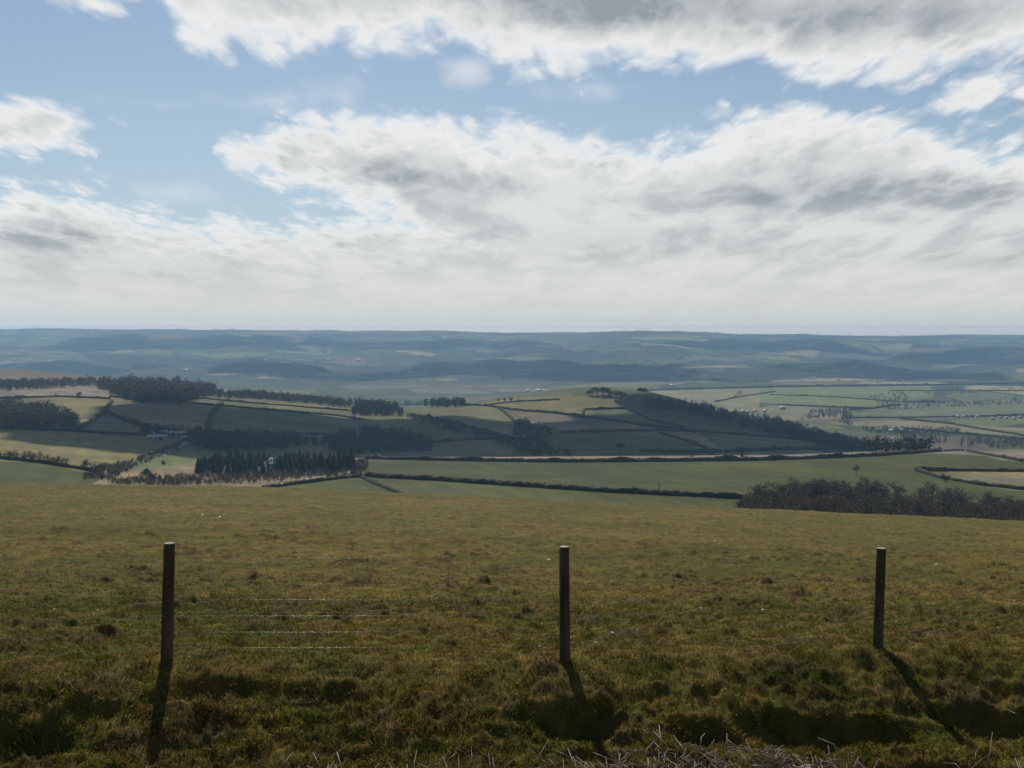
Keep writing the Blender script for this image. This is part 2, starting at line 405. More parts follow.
nu = np.linspace(-.95, .95, 1500)
near_rows = np.concatenate([np.exp(np.linspace(math.log(.9), math.log(7.5), 80, endpoint=False)),
                            np.exp(np.linspace(math.log(7.5), math.log(40), 560, endpoint=False)),
                            np.exp(np.linspace(math.log(40), math.log(215), 330))])
U, YN = np.meshgrid(nu, near_rows); XN = U*YN
ZN = near_height(XN, YN)
nr, nc = U.shape
V = np.stack([XN, YN, ZN+EZ], -1).reshape(-1, 3)
i, j = np.meshgrid(np.arange(nr-1), np.arange(nc-1), indexing='ij')
a = (i*nc+j).ravel(); Q = np.stack([a, a+1, a+nc+1, a+nc], -1)
tcol = turf_tint(XN, YN)*.74
o = make_obj('field', np_mesh('field', V, Q, True, tcol.reshape(-1, 3)), M['field'])
tag(o, 'rough mossy winter pasture sloping away behind the post and wire fence', 'field', kind='structure')
del A, RR, X, Y, Z, V, Q

# lane behind the hedge, where the picture was taken from
lane = MB(); lane.box(-40, 40, -3.2, .75, EZ-1.75, EZ-1.56)
tag(lane.build('road', M['road']), 'narrow lane along the hedge', 'road', kind='structure')

# ------------------------------------------------------------------ grass blades
def blades(n, ymin, ymax, hmin, hmax, wid, seed, power=1.0, umax=.62):
    g = np.random.default_rng(seed)
    # even cover as the eye meets it: thinner with distance
    t = g.random(n)**power
    y = 1/(1/ymin+(1/ymax-1/ymin)*t); x = g.uniform(-umax, umax, n)*y
    cl = fbm(x/.28, y/.22, 2, 101); keep = cl > g.uniform(-1.2, .5, n); x = x[keep]; y = y[keep]; cl = cl[keep]; n = len(x)
    z = near_height(x, y)+EZ
    bankside = (y < 10.1)
    h = g.uniform(hmin, hmax, n)*(1+1.1*np.maximum(cl, 0))*np.where(bankside, 1.3, 1.0)
    w = wid*g.uniform(.6, 1.4, n)*(1+y/26.0)
    an = g.uniform(0, 2*math.pi, n); tl = g.uniform(.15, 1.15, n); ta = g.uniform(0, 2*math.pi, n)
    dx = np.sin(tl)*np.cos(ta)*h; dy = np.sin(tl)*np.sin(ta)*h; dz = np.cos(tl)*h
    bx = np.cos(an)*w; by = np.sin(an)*w
    P0 = np.stack([x-bx, y-by, z-.01], -1); P1 = np.stack([x+bx, y+by, z-.01], -1)
    P2 = np.stack([x+dx*.45+bx*.7, y+dy*.45+by*.7, z+dz*.62], -1); P3 = np.stack([x+dx, y+dy, z+dz*.85], -1)
    V = np.stack([P0, P1, P2, P3], 1).reshape(-1, 3)
    b = np.arange(n)*4; Fc = np.concatenate([np.stack([b, b+1, b+2], -1), np.stack([b, b+2, b+3], -1)])
    c = turf_tint(x, y); q = g.random(n)
    c = np.where((q < .16)[:, None], np.array([.30,.225,.09])*g.uniform(.6, 1.15, n)[:, None], c*g.uniform(.65, 1.5, n)[:, None])
    c = np.where((q > .90)[:, None], np.array([.10,.15,.02])*g.uniform(.7, 1.3, n)[:, None], c)
    return V, Fc, np.repeat(c, 4, axis=0)
parts = [blades(480000, 7.6, 17, .014, .048, .0019, 5), blades(260000, 15, 70, .018, .05, .0024, 6)]
VV = []; FF = []; CC = []; off = 0
for v, f_, c in parts:
    VV.append(v); FF.append(f_+off); CC.append(c); off += len(v)
o = make_obj('grass', np_mesh('grass', np.concatenate(VV), np.concatenate(FF), False, np.concatenate(CC)), M['blade'])
tag(o, 'short mossy green and straw coloured grass all over the near pasture', 'grass', kind='stuff')
del VV, FF, CC, parts

# ------------------------------------------------------------------ the post and wire fence
def gz(x, y): return float(near_height(np.array([x]), np.array([y]))[0])+EZ
POSTS = [(-7.9, 9.9, 1.18), (-3.59, 10.40, 0), (.567, 10.70, 0), (4.225, 11.55, 0), (8.1, 12.3, 1.2)]
TOPROW = {1: 543, 2: 546.5, 3: 548}
LEAN = [(0, 0), (.012, 0), (-.004, 0), (.018, 0), (0, 0)]
fence = empty('wire_fence', (0, 10.6, EZ-3.4))
tag(fence, 'low fence of round wooden posts and thin shiny wires across the near pasture', 'fence')
def post_meshes(rad, h, lean, seed):
    n = 20; g = random.Random(seed); vs = []; fs = []
    levels = [-.35, 0, .15, .4, .7, .95, h-.015, h]
    for k, zz in enumerate(levels):
        rr_ = rad*(1.06-.10*max(zz, 0)/h)*(.93 if k == len(levels)-1 else 1)
        for q in range(n):
            t = 2*math.pi*q/n
            r_ = rr_*(1+.05*math.sin(3*t+seed)+.03*math.sin(7*t+seed*2)+.02*g.uniform(-1, 1))
            vs.append((r_*math.cos(t)+lean[0]*zz/h*2.2, r_*math.sin(t)+lean[1]*zz, zz))
    for k in range(len(levels)-1):
        for q in range(n):
            q2 = (q+1) % n; fs.append((k*n+q, k*n+q2, (k+1)*n+q2, (k+1)*n+q))
    m = MB(); m.add(vs, fs); b = (len(levels)-1)*n
    cap = MB(); cap.add([vs[b+q] for q in range(n)]+[(lean[0]*2.2, 0, h+.006)], [(q, (q+1) % n, n) for q in range(n)])
    return m, cap
base = np.array([0, 10.6, EZ-3.4])
tops = []
PL = {1: 'left post with a long shadow running straight at the viewer', 2: 'middle post above the deep shaded hollow in the bank', 3: 'right post beside a grassy tussock'}
for k, (x, y, h) in enumerate(POSTS):
    z = gz(x, y)
    if k in (0, 4): z = float(height(np.array([x]), np.array([y]))[0])+EZ
    if k in TOPROW: h = EZ-(TOPROW[k]-HY)/F*y-z
    m, cap = post_meshes(.055 if k != 1 else .059, h, LEAN[k], k+1)
    p = make_obj('post', m.mesh('post', True), M['post'], fence); p.location = np.array([x, y, z])-base
    c = make_obj('sawn_top', cap.mesh('sawn_top'), M['postcut'], p)
    if k in PL: p['label'] = PL[k]
    tops.append((x, y, z))
for hz, wr in ((1.10, .0006), (.82, .0007), (.66, .0009), (.49, .0012), (.32, .0012), (.16, .0009)):
    w = MB(); pts = []
    for k in range(len(tops)-1):
        x0, y0, z0 = tops[k]; x1, y1, z1 = tops[k+1]
        for q in range(4):
            if q == 3 and k < len(tops)-2: continue
            t = q/3; s = -.004*4*t*(1-t)*(1.6 if hz > 1 else 1)
            pts.append((x0+(x1-x0)*t-base[0], y0+(y1-y0)*t-.062-base[1], z0+(z1-z0)*t+hz+s-base[2]))
    w.tube(pts, wr, 12); w.build('wire', M['wire'], fence, True)

# ------------------------------------------------------------------ pale stones in the turf
def blob(seed, r, flat=.55, sub=2):
    import bmesh
    bm = bmesh.new(); bmesh.ops.create_icosphere(bm, subdivisions=sub, radius=r)
    g = random.Random(seed); a, b = g.uniform(0, 9), g.uniform(0, 9)
    for v in bm.verts:
        n = v.co.normalized(); k = 1+.22*math.sin(3*n.x+a)+.18*math.sin(4*n.y+b)+.12*math.sin(5*n.z+a*b)
        v.co = v.co*k; v.co.z *= flat
    me = bpy.data.meshes.new('stone'); bm.to_mesh(me); bm.free(); return me
stone_meshes = [blob(s, 1.0) for s in range(5)]
for me in stone_meshes: me.materials.append(M['stone'])
SP = [(220,518,5),(596,643,7),(612,641,4),(483,613,5),(549,561,5),(540,646,5),(552,644,4),(450,613,4),(413,613,5),(397,613,3),(54,614,8),(97,613,5),(83,622,4),(283,612,5),
      (763,613,6),(701,611,3),(937,567,4),(947,614,6),(975,614,5),(872,612,5),(872,596,4),(855,618,4),(479,526,4),(715,541,3),(638,632,5),(202,516,3),(79,546,3),(16,505,3),(484,755,4)]
for n, (px, py, s) in enumerate(SP):
    # walk down the line of sight to the turf
    ys = np.exp(np.linspace(math.log(7.6), math.log(118), 1400)); xs = ys*(px-HX)/F
    rowp = HY-F*height(xs, ys)/ys; jj = np.argmax(rowp <= py); y = float(ys[jj]); x = float(xs[jj])
    r_ = s/F*y*.50
    r_ = min(r_, .11)
    o = make_obj('stone', stone_meshes[n % 5]); o.location = (x, y, gz(x, y)+r_*.22); o.scale = (r_, r_*.8, r_*.8); o.rotation_euler = (0, 0, n*1.7)
    tag(o, 'small pale stone lying in the rough turf of the near pasture', 'stone', 'pale stones in the pasture')

# ------------------------------------------------------------------ cut hedge top at the viewer's feet
g = random.Random(3)
hd = empty('hedge', (.35, 2.75, EZ-2.3)); tag(hd, 'flailed bramble hedge top with pale splintered stems right below the viewer', 'hedge')
hb = np.array([.35, 2.75, EZ-2.3])
def stems(n, mb, len_a, len_b, rad, xr, ztop, up):
    for _ in range(n):
        x = g.uniform(*xr); y = g.uniform(2.45, 3.1); 
        zt = ztop(x, y)-g.uniform(0, .10)
        L = g.uniform(len_a, len_b); an = g.uniform(0, 2*math.pi); el = g.uniform(*up)
        d = np.array([math.cos(an)*math.cos(el), math.sin(an)*math.cos(el), math.sin(el)])
        tip = np.array([x, y, zt]); p0 = tip-d*L; bend = np.array([g.uniform(-1, 1), g.uniform(-1, 1), g.uniform(-.4, .8)])*L*.22
        pm = (tip+p0)/2+bend
        mb.tube([p0-hb, pm-hb, tip-hb], [rad*1.15, rad, rad*.75], 6)
def topz(x, y):
    px = HX+F*x/y
    row = np.interp(px, [0, 330, 450, 560, 640, 700, 760, 820, 860, 930, 1024], [800, 775, 768, 766, 757, 749, 746, 752, 764, 775, 780])
    return EZ-(row-HY)/F*y
a_ = MB(); stems(280, a_, .02, .075, .0013, (-1.3, 1.45), topz, (-.5, 1.2)); tag(a_.build('cut_stems', M['cane'], hd), kind='stuff')
b_ = MB(); stems(1700, b_, .04, .11, .0013, (-1.9, 1.9), lambda x, y: topz(x, y)-.01, (-.7, 1.3)); tag(b_.build('dark_stems', M['canedark'], hd), kind='stuff')
def thin(px0, row0, px1, row1, y=2.8, r=.0014, mid=.0):
    row1 = 768-(768-row1)*.78; px1 = px0+(px1-px0)*.85; mid = mid*.8+random.uniform(-.006, .006)
    c_ = MB()
    p0 = np.array([(px0-HX)/F*y, y, EZ-(row0-HY)/F*y]); p1 = np.array([(px1-HX)/F*y, y+.08, EZ-(row1-HY)/F*(y+.08)])
    c_.tube([p0-hb, (p0+p1)/2-hb+np.array([mid, 0, mid*.4]), p1-hb], [r, r*.8, r*.4], 6)
    c_.build('stem', M['cane'] if (px0 % 2) else M['canedark'], hd)
for q in [(525,775,554,731,.01),(632,770,618,742,-.01),(610,772,640,748,.01),(698,772,688,748,0),(755,772,742,742,0),(790,772,735,745,-.02),(985,775,1010,722,.01),(940,790,1022,742,.02),(975,760,998,735,0),
          (1016,714,1022,692,0),(415,775,414,745,0),(462,775,456,752,0),(492,775,487,748,0),(470,772,470,740,0),(718,772,722,745,0),(430,772,444,752,.01),(395,775,383,760,0),(812,772,820,746,0),(326,775,330,758,0),
          (655,770,664,744,.01),(672,770,668,750,0),(845,775,838,756,0)]:
    thin(*q[:4], mid=q[4])
d_ = MB()
for _ in range(700):   # dead leaves and litter held in the hedge
    x = g.uniform(-1.9, 1.9); y = g.uniform(2.4, 3.2); z = topz(x, y)-g.uniform(.05, .22); s = g.uniform(.012, .03)
    an = g.uniform(0, 6.28); u_ = np.array([math.cos(an), math.sin(an), g.uniform(-.5, .5)])*s; v_ = np.array([-math.sin(an), math.cos(an), g.uniform(-.5, .5)])*s*.6
    p = np.array([x, y, z])-hb
    d_.add([p-u_, p+v_, p+u_, p-v_], [(0, 1, 2, 3)])
tag(d_.build('dead_leaves', M['canedark'], hd), kind='stuff')

# ------------------------------------------------------------------ trees
def rand_tris(g, centers, size, jitter=.5):
    n = len(centers); d1 = g.normal(size=(n, 3)); d1 /= np.linalg.norm(d1, axis=1)[:, None]
    d2 = g.normal(size=(n, 3)); d2 /= np.linalg.norm(d2, axis=1)[:, None]
    s = size*g.uniform(1-jitter, 1+jitter, n)[:, None]
    V = np.stack([centers-d1*s*.6, centers+d1*s*.6, centers+d2*s], 1).reshape(-1, 3)
    return V, np.arange(3*n).reshape(-1, 3)
def bare_tree(seed, H=12.0, spread=.42, ntw=1150):
    g = np.random.default_rng(seed); r0 = random.Random(seed)
    tr = MB(); tw_v = []; 
    top = np.array([r0.uniform(-.4, .4), r0.uniform(-.4, .4), H*.55])
    tr.tube([(0,0,-.6), (0,0,H*.12), tuple(top*.55), tuple(top)], [H*.028, H*.022, H*.017, H*.009], 7)
    V = []; 
    for k in range(11):
        t = r0.uniform(.28, 1.0); b = top*t; an = k*2.4+r0.uniform(-.4, .4); el = r0.uniform(.45, 1.1) if t < .9 else r0.uniform(.9, 1.5)
        L = H*r0.uniform(.30, .46)*(1.0 if t > .5 else 1.1)
        d = np.array([math.cos(an)*math.cos(el), math.sin(an)*math.cos(el), math.sin(el)])
        e = b+d*L; m = b+d*L*.5+np.array([0, 0, -.03*H*.5])
        tr.tube([b, m, e], [H*.010, H*.006, H*.002], 5)
        for q in range(7):
            s = r0.uniform(.3, 1.0); c = b+(e-b)*s; a2 = r0.uniform(0, 6.28); e2 = r0.uniform(0, 1.2)
            d2 = np.array([math.cos(a2)*math.cos(e2), math.sin(a2)*math.cos(e2), math.sin(e2)]); L2 = H*r0.uniform(.10, .20)
            tr.tube([c, c+d2*L2], [H*.0035, H*.001], 4, cap=False)
            for w_ in range(max(2, ntw//77)):
                c3 = c+d2*L2*r0.uniform(.2, 1.05)+g.normal(size=3)*H*.028
                d3 = g.normal(size=3); d3[2] = abs(d3[2])*.9+.25; d3 /= np.linalg.norm(d3); L3 = H*r0.uniform(.05, .10)
                pr = np.cross(d3, g.normal(size=3)); pr /= np.linalg.norm(pr)+1e-9
                wd = H*.0045
                V.append((c3-pr*wd, c3+pr*wd, c3+d3*L3))
    V = np.array(V).reshape(-1, 3)
    crown = np_mesh('crown', V, np.arange(len(V)).reshape(-1, 3)); crown.materials.append(M['twig'])
    trunk = tr.mesh('trunk'); trunk.materials.append(M['bark'])
    return trunk, crown
def conifer(seed, H=12.0):
    g = np.random.default_rng(seed); tr = MB(); tr.tube([(0,0,-.5), (0,0,H*.5), (0,0,H*.97)], [H*.016, H*.010, H*.002], 6)
    V = []
    for k in range(30):
        t = k/29.0; z = H*(.10+.88*t); rad = H*.17*(1-t)**.6+.12
        nb = 12
        for q in range(nb):
            an = q*2*math.pi/nb+k*.7+g.uniform(-.2, .2); rr_ = rad*g.uniform(.7, 1.15)
            c, s = math.cos(an), math.sin(an); w = rr_*.34+.1
            V += [(0, 0, z+.35), (c*rr_-s*w, s*rr_+c*w, z-rr_*.35+g.uniform(-.2, .2)), (c*rr_*.95+s*w, s*rr_*.95-c*w, z-rr_*.40+g.uniform(-.2, .2))]
    crown = np_mesh('crown', np.array(V), np.arange(len(V)).reshape(-1, 3)); crown.materials.append(M['conifer'])
    trunk = tr.mesh('trunk'); trunk.materials.append(M['bark']); return trunk, crown
def leafy(seed, H=10.0, mat='evergreen', n=1100, wide=.42):
    g = np.random.default_rng(seed); tr = MB(); tr.tube([(0,0,-.5), (0,0,H*.3), (.1,.1,H*.7)], [H*.03, H*.022, H*.008], 6)
    cs = []
    for k in range(9):
        an = g.uniform(0, 6.28); r_ = g.uniform(0, wide*.75)*H; cc = np.array([math.cos(an)*r_, math.sin(an)*r_, H*g.uniform(.28, .82)])
        rad = H*g.uniform(.13, .22); d = g.normal(size=(n//9, 3)); d /= np.linalg.norm(d, axis=1)[:, None]
        cs.append(cc+d*rad*g.uniform(.55, 1.1, (n//9, 1)))
        tr.tube([(0, 0, H*.25), tuple(cc)], [H*.012, H*.004], 5)
    V, Fc = rand_tris(g, np.concatenate(cs), H*.045)
    crown = np_mesh('crown', V, Fc); crown.materials.append(M[mat])
    trunk = tr.mesh('trunk'); trunk.materials.append(M['bark']); return trunk, crown
BARE = [bare_tree(s, 12.0) for s in (1, 2, 3, 4, 5)]
CONI = [conifer(s, 12.0*q) for s, q in ((1, 1), (2, .85), (3, 1.05), (4, .7), (5, .92))]
EVER = [leafy(s) for s in (1, 2, 3)]
COUNT = {'bare': 0}
def put_tree(kind, name, variants, loc, scale, label, group, cat='tree', sx=1.0):
    t = empty(name, loc, random.uniform(0, 6.28)); t.scale = (scale*sx, scale*sx, scale)
    tr, cr = random.choice(variants)
    make_obj('trunk', tr, None, t); make_obj('crown', cr, None, t)
    tag(t, label, cat, group); return t
def poly_points(poly, n, seed, dmin=0):
    g = random.Random(seed); P = np.array(poly); out = []
    while len(out) < n:
        x = g.uniform(P[:, 0].min(), P[:, 0].max()); y = g.uniform(P[:, 1].min(), P[:, 1].max())
        if inpoly(np.array([x]), np.array([y]), poly)[0]: out.append(hit(x, y, dmin))
    return out

# bare woodland under the pasture's brow on the right
RW = [(738,506),(745,500),(800,494),(880,494),(940,492),(1000,500),(1100,508),(1100,520),(1024,524),(900,520),(800,512),(745,508)]
pts = []
gg = random.Random(4)
for k in range(262):
    px = gg.uniform(738, 1075); t = gg.random()
    dfront = 345; dback = np.interp(px, [738, 760, 800, 880, 960, 1090], [420, 455, 485, 490, 470, 430])
    d = dfront+(dback-dfront)*t; x = d*(px-HX)/F; pts.append((x, d, float(height(np.array([x]), np.array([d]))[0])+EZ))
for k, p in enumerate(pts):
    put_tree('bare', 'bare_tree', BARE, p, random.uniform(.68, 1.08)*np.interp(p[0]/p[1]*1000+512, [735, 770, 900, 1000], [.62, .95, 1, .9]), 'bare brown winter tree in the wood beyond the pasture brow', 'bare trees of the wood below the pasture', sx=random.uniform(1.2, 1.6))

g_ = np.random.default_rng(77); VV = []; FF = []; off = 0
for k in range(420):
    px = g_.uniform(738, 1085); d = g_.uniform(350, np.interp(px, [738, 760, 800, 880, 960, 1090], [415, 450, 480, 485, 465, 425])); x = d*(px-HX)/F
    z = float(height(np.array([x]), np.array([d]))[0])+EZ; n = 170
    q = g_.normal(size=(n, 3)); q /= np.linalg.norm(q, axis=1)[:, None]
    v, f_ = rand_tris(g_, q*g_.uniform(.3, 1, (n, 1))*np.array([3.2, 3.2, 3.4])+np.array([x, d, z+2.4]), .42); VV.append(v); FF.append(f_+off); off += len(v)
tag(make_obj('undergrowth', np_mesh('undergrowth', np.concatenate(VV), np.concatenate(FF)), M['twig']), 'tangled brown undergrowth filling the wood beyond the pasture brow', 'undergrowth', kind='stuff')

# conifer plantation on the left
CP = [(192,475),(215,462),(260,460),(330,462),(352,458),(355,470),(330,474),(250,475)]
for p in poly_points(CP, 215, 12):
    put_tree('con', 'pine_tree', CONI, p, random.uniform(.42, .90), 'dark narrow conifer packed in the plantation above the pasture brow', 'conifers of the plantation', sx=random.uniform(1.2, 1.7))
for px, py, s in [(222,464,.9),(236,462,1.0),(206,470,.8),(198,473,.8)]:
    put_tree('con', 'pine_tree', CONI, hit(px, py), s, 'dark narrow conifer packed in the plantation above the pasture brow', 'conifers of the plantation', sx=random.uniform(1.2, 1.7))
put_tree('bare', 'bare_tree', [BARE[2]], hit(856, 475), .62, 'lone bare tree standing by itself in the middle of the green field', None)
put_tree('ev', 'evergreen_tree', EVER, hit(146, 481), .70, 'small dark evergreen tree at the brow left of the conifers, left one of a pair', None, sx=1.2)
put_tree('ev', 'evergreen_tree', EVER, hit(153, 481), .60, 'small dark evergreen tree at the brow left of the conifers, right one of a pair', None, sx=1.1)
put_tree('ev', 'evergreen_tree', EVER, hit(164, 466), .45, 'tiny dark bush like tree on the brown slope below the farm', None)
put_tree('ev', 'evergreen_tree', EVER, hit(620, 452), 1.15, 'broad rounded dark tree on the shaded green slope above the long field', None, sx=1.6)
put_tree('ev', 'evergreen_tree', EVER, hit(946, 482), .55, 'round dark tree at the corner of the hedges by the wood', None, sx=1.4)
put_tree('ev', 'evergreen_tree', EVER, hit(79, 399), 1.0, 'round dark tree in the pale field left of the ridge wood', None)
put_tree('ev', 'evergreen_tree', EVER, hit(56, 397), .55, 'small dark tree on the hedge line below the pale field', None)
put_tree('ev', 'evergreen_tree', EVER, hit(742, 460), .6, 'small round tree standing in the hedge along the top of the long green field', None)
put_tree('bare', 'bare_tree', [BARE[0]], hit(692, 460), .5, 'small bare tree in the hedge along the top of the long green field', None)
for k, (px, py, s) in enumerate([(591,396,1.1),(597,395.5,1.4),(603,395.5,1.5),(609,396,1.4),(616,397,1.25),(622,398,1.1)]):
    put_tree('ev', 'evergreen_tree', EVER, hit(px, py), s, 'dark wind shaped tree in the clump crowning the round hill', 'clump of trees on the hill top', sx=2.0)
for px, py, s in [(505,402,.8),(511,402,.9),(498,402,.7),(518,403,.7)]:
    put_tree('ev', 'evergreen_tree', EVER, hit(px, py), s, 'dark tree in the small clump on the sunlit ridge field', 'small clump on the ridge')
for k in range(26):
    px = 2+k*4.1+random.uniform(-2, 2)
    if 70 < px < 82: continue
    py = np.interp(px, [0, 40, 95, 130], [459, 463, 472, 474])
    put_tree('bare', 'bare_tree', BARE, hit(px, py), random.uniform(.32, .58), 'small bare tree in the row along the hedge below the yellow field', 'bare trees along the left hedge', sx=1.3)

# woods too far off to tell their trees apart
def small_tree(g, H, tall=1.0, n=84):
    d = g.normal(size=(n, 3)); d /= np.linalg.norm(d, axis=1)[:, None]
    c = d*g.uniform(.35, 1.0, (n, 1))*np.array([H*.34, H*.34, H*.48*tall])+np.array([0, 0, H*.46])
    V, Fc = rand_tris(g, c, H*(.10 if n > 60 else .14))
    s = H*.025   # trunk
    tv = np.array([(-s, 0, -1), (s, 0, -1), (0, 0, H*.7), (0, -s, -1), (0, s, -1), (0, 0, H*.7)])
    V = np.concatenate([V, tv]); Fc = np.concatenate([Fc, np.array([[0, 1, 2], [3, 4, 5]])+3*n]); return V, Fc
def wood(name, label, polys, H, n, mat, seed, tall=1.0, dmin=0):
    g = np.random.default_rng(seed); VV = []; FF = []; off = 0
    tot = 0
    for poly, k in zip(polys, n):
        k = int(k*1.35)
        for p in poly_points(poly, k, seed+tot, dmin):
            v, f_ = small_tree(g, H*g.uniform(.7, 1.2), tall); VV.append(v+np.array(p)); FF.append(f_+off); off += len(v)
        tot += 1
    o = make_obj(name, np_mesh(name, np.concatenate(VV), np.concatenate(FF)), M[mat])
    return tag(o, label, 'woodland', kind='stuff')
wood('ridge_wood', 'tall dense bare wood along the left ridge top', [[(98,386),(135,384),(212,386),(216,396),(180,402),(135,402),(100,390)], [(136,402),(140,398),(205,398),(180,405)]], 17, (420, 90), 'twig', 1, 1.1)
wood('slope_wood', 'dark wood wedge on the left slope above the yellow field', [[(-60,430),(-60,408),(10,406),(60,412),(80,428),(74,430)]], 12, (420,), 'twig', 2)
wood('tree_belt', 'thin belt of bare trees along the ridge', [[(218,395),(260,396),(330,402),(352,404),(350,408),(255,399),(218,398)]], 12.5, (260,), 'twig', 3)
wood('far_left_wood', 'low wood in front of the highest left fields', [[(-60,393),(-60,385),(30,384),(95,381),(100,386),(30,390)]], 11, (260,), 'twig', 4)
wood('copse', 'dark copse in the dip left of the round hill', [[(352,416),(356,404),(395,408),(402,416)], [(398,405),(440,404),(470,406),(440,408)]], 15, (130, 60), 'evergreen', 5)
wood('hanging_wood', 'dark wood filling the hollow behind the long green field', [[(322,446),(335,436),(375,432),(410,436),(432,446),(430,452),(340,454)]], 11, (430,), 'evergreen', 6)
wood('hillside_thicket', 'scattered dark thicket on the slope right of the hollow', [[(512,436),(520,420),(545,428),(562,434),(530,444)], [(400,416),(430,420),(470,430),(500,440),(470,438),(420,424)], [(490,440),(560,450),(575,457),(530,456),(500,446)]], 9, (90, 90, 60), 'evergreen', 7)
wood('valley_edge_wood', 'long dark wood running down the right shoulder of the hill', [[(636,402),(700,408),(770,418),(810,430),(850,442),(870,450),(830,448),(770,434),(700,416),(640,406)], [(770,432),(820,436),(870,446),(935,452),(850,452)]], 13, (480, 240), 'evergreen', 8)
wood('valley_trees', 'hazy lines of bare trees between the valley floor fields', [[(810,412),(850,410),(850,418),(800,420)],[(838,424),(844,412),(852,412),(852,426)],[(870,398),(905,390),(910,404),(880,407)],[(880,407),(1030,398),(1030,404),(890,411)],[(900,432),(940,428),(955,440),(930,446),(900,442)],[(860,428),(960,430),(960,436),(870,434)],[(960,438),(1040,442),(1040,450),(960,448)],[(920,392),(1040,388),(1040,391),(930,396)],[(730,394),(742,392),(744,396),(734,397)]], 9, (90,50,80,120,100,90,120,70,10), 'twig', 9)
wood('gully_wood', 'scrubby bare trees filling the gully below the farm', [[(82,480),(95,470),(130,462),(160,452),(182,444),(180,450),(140,466),(110,480)],[(100,482),(180,478),(250,474),(350,470),(350,477),(250,484),(160,487),(120,486)],[(350,478),(352,468),(366,455),(368,468),(362,478)]], 3.4, (220, 420, 90), 'twig', 10)
wood('farm_trees', 'dark trees sheltering the farm buildings', [[(190,446),(186,434),(230,436),(300,440),(320,446),(250,452),(210,450)],[(140,436),(148,432),(190,434),(160,436)]], 10, (260, 30), 'evergreen', 11)
g_ = np.random.default_rng(5); VV = []; FF = []; off = 0
for k in range(900):
    px = g_.uniform(-60, 1080); d = g_.uniform(9150, 9650); x = d*(px-HX)/F
    if pn(np.array([px/14.0]), np.array([.3]), 8)[0] < g_.uniform(-.25, .45): continue
    v, f_ = small_tree(g_, g_.uniform(11, 23), 1.0, 30); VV.append(v+np.array([x, d, float(height(np.array([x]), np.array([d]))[0])+EZ])); FF.append(f_+off); off += len(v)
tag(make_obj('skyline_trees', np_mesh('skyline_trees', np.concatenate(VV), np.concatenate(FF)), M['twig']), 'tiny uneven line of trees along the far skyline', 'woodland', kind='stuff')
VV = []; FF = []; off = 0
for k in range(2600):
    d = math.exp(g_.uniform(math.log(3900), math.log(9000))); x = d*g_.uniform(-.58, .58)
    if fbm(np.array([x/420.0]), np.array([d/330.0]), 2, 15)[0] < g_.uniform(-.1, .35): continue
    v, f_ = small_tree(g_, g_.uniform(9, 15), 1.0, 18); v = v*np.array([2.6, 2.6, 1]); VV.append(v+np.array([x, d, float(height(np.array([x]), np.array([d]))[0])+EZ])); FF.append(f_+off); off += len(v)
tag(make_obj('far_woods', np_mesh('far_woods', np.concatenate(VV), np.concatenate(FF)), M['twig']), 'hazy scattered trees and copses over the far hills', 'woodland', kind='stuff')

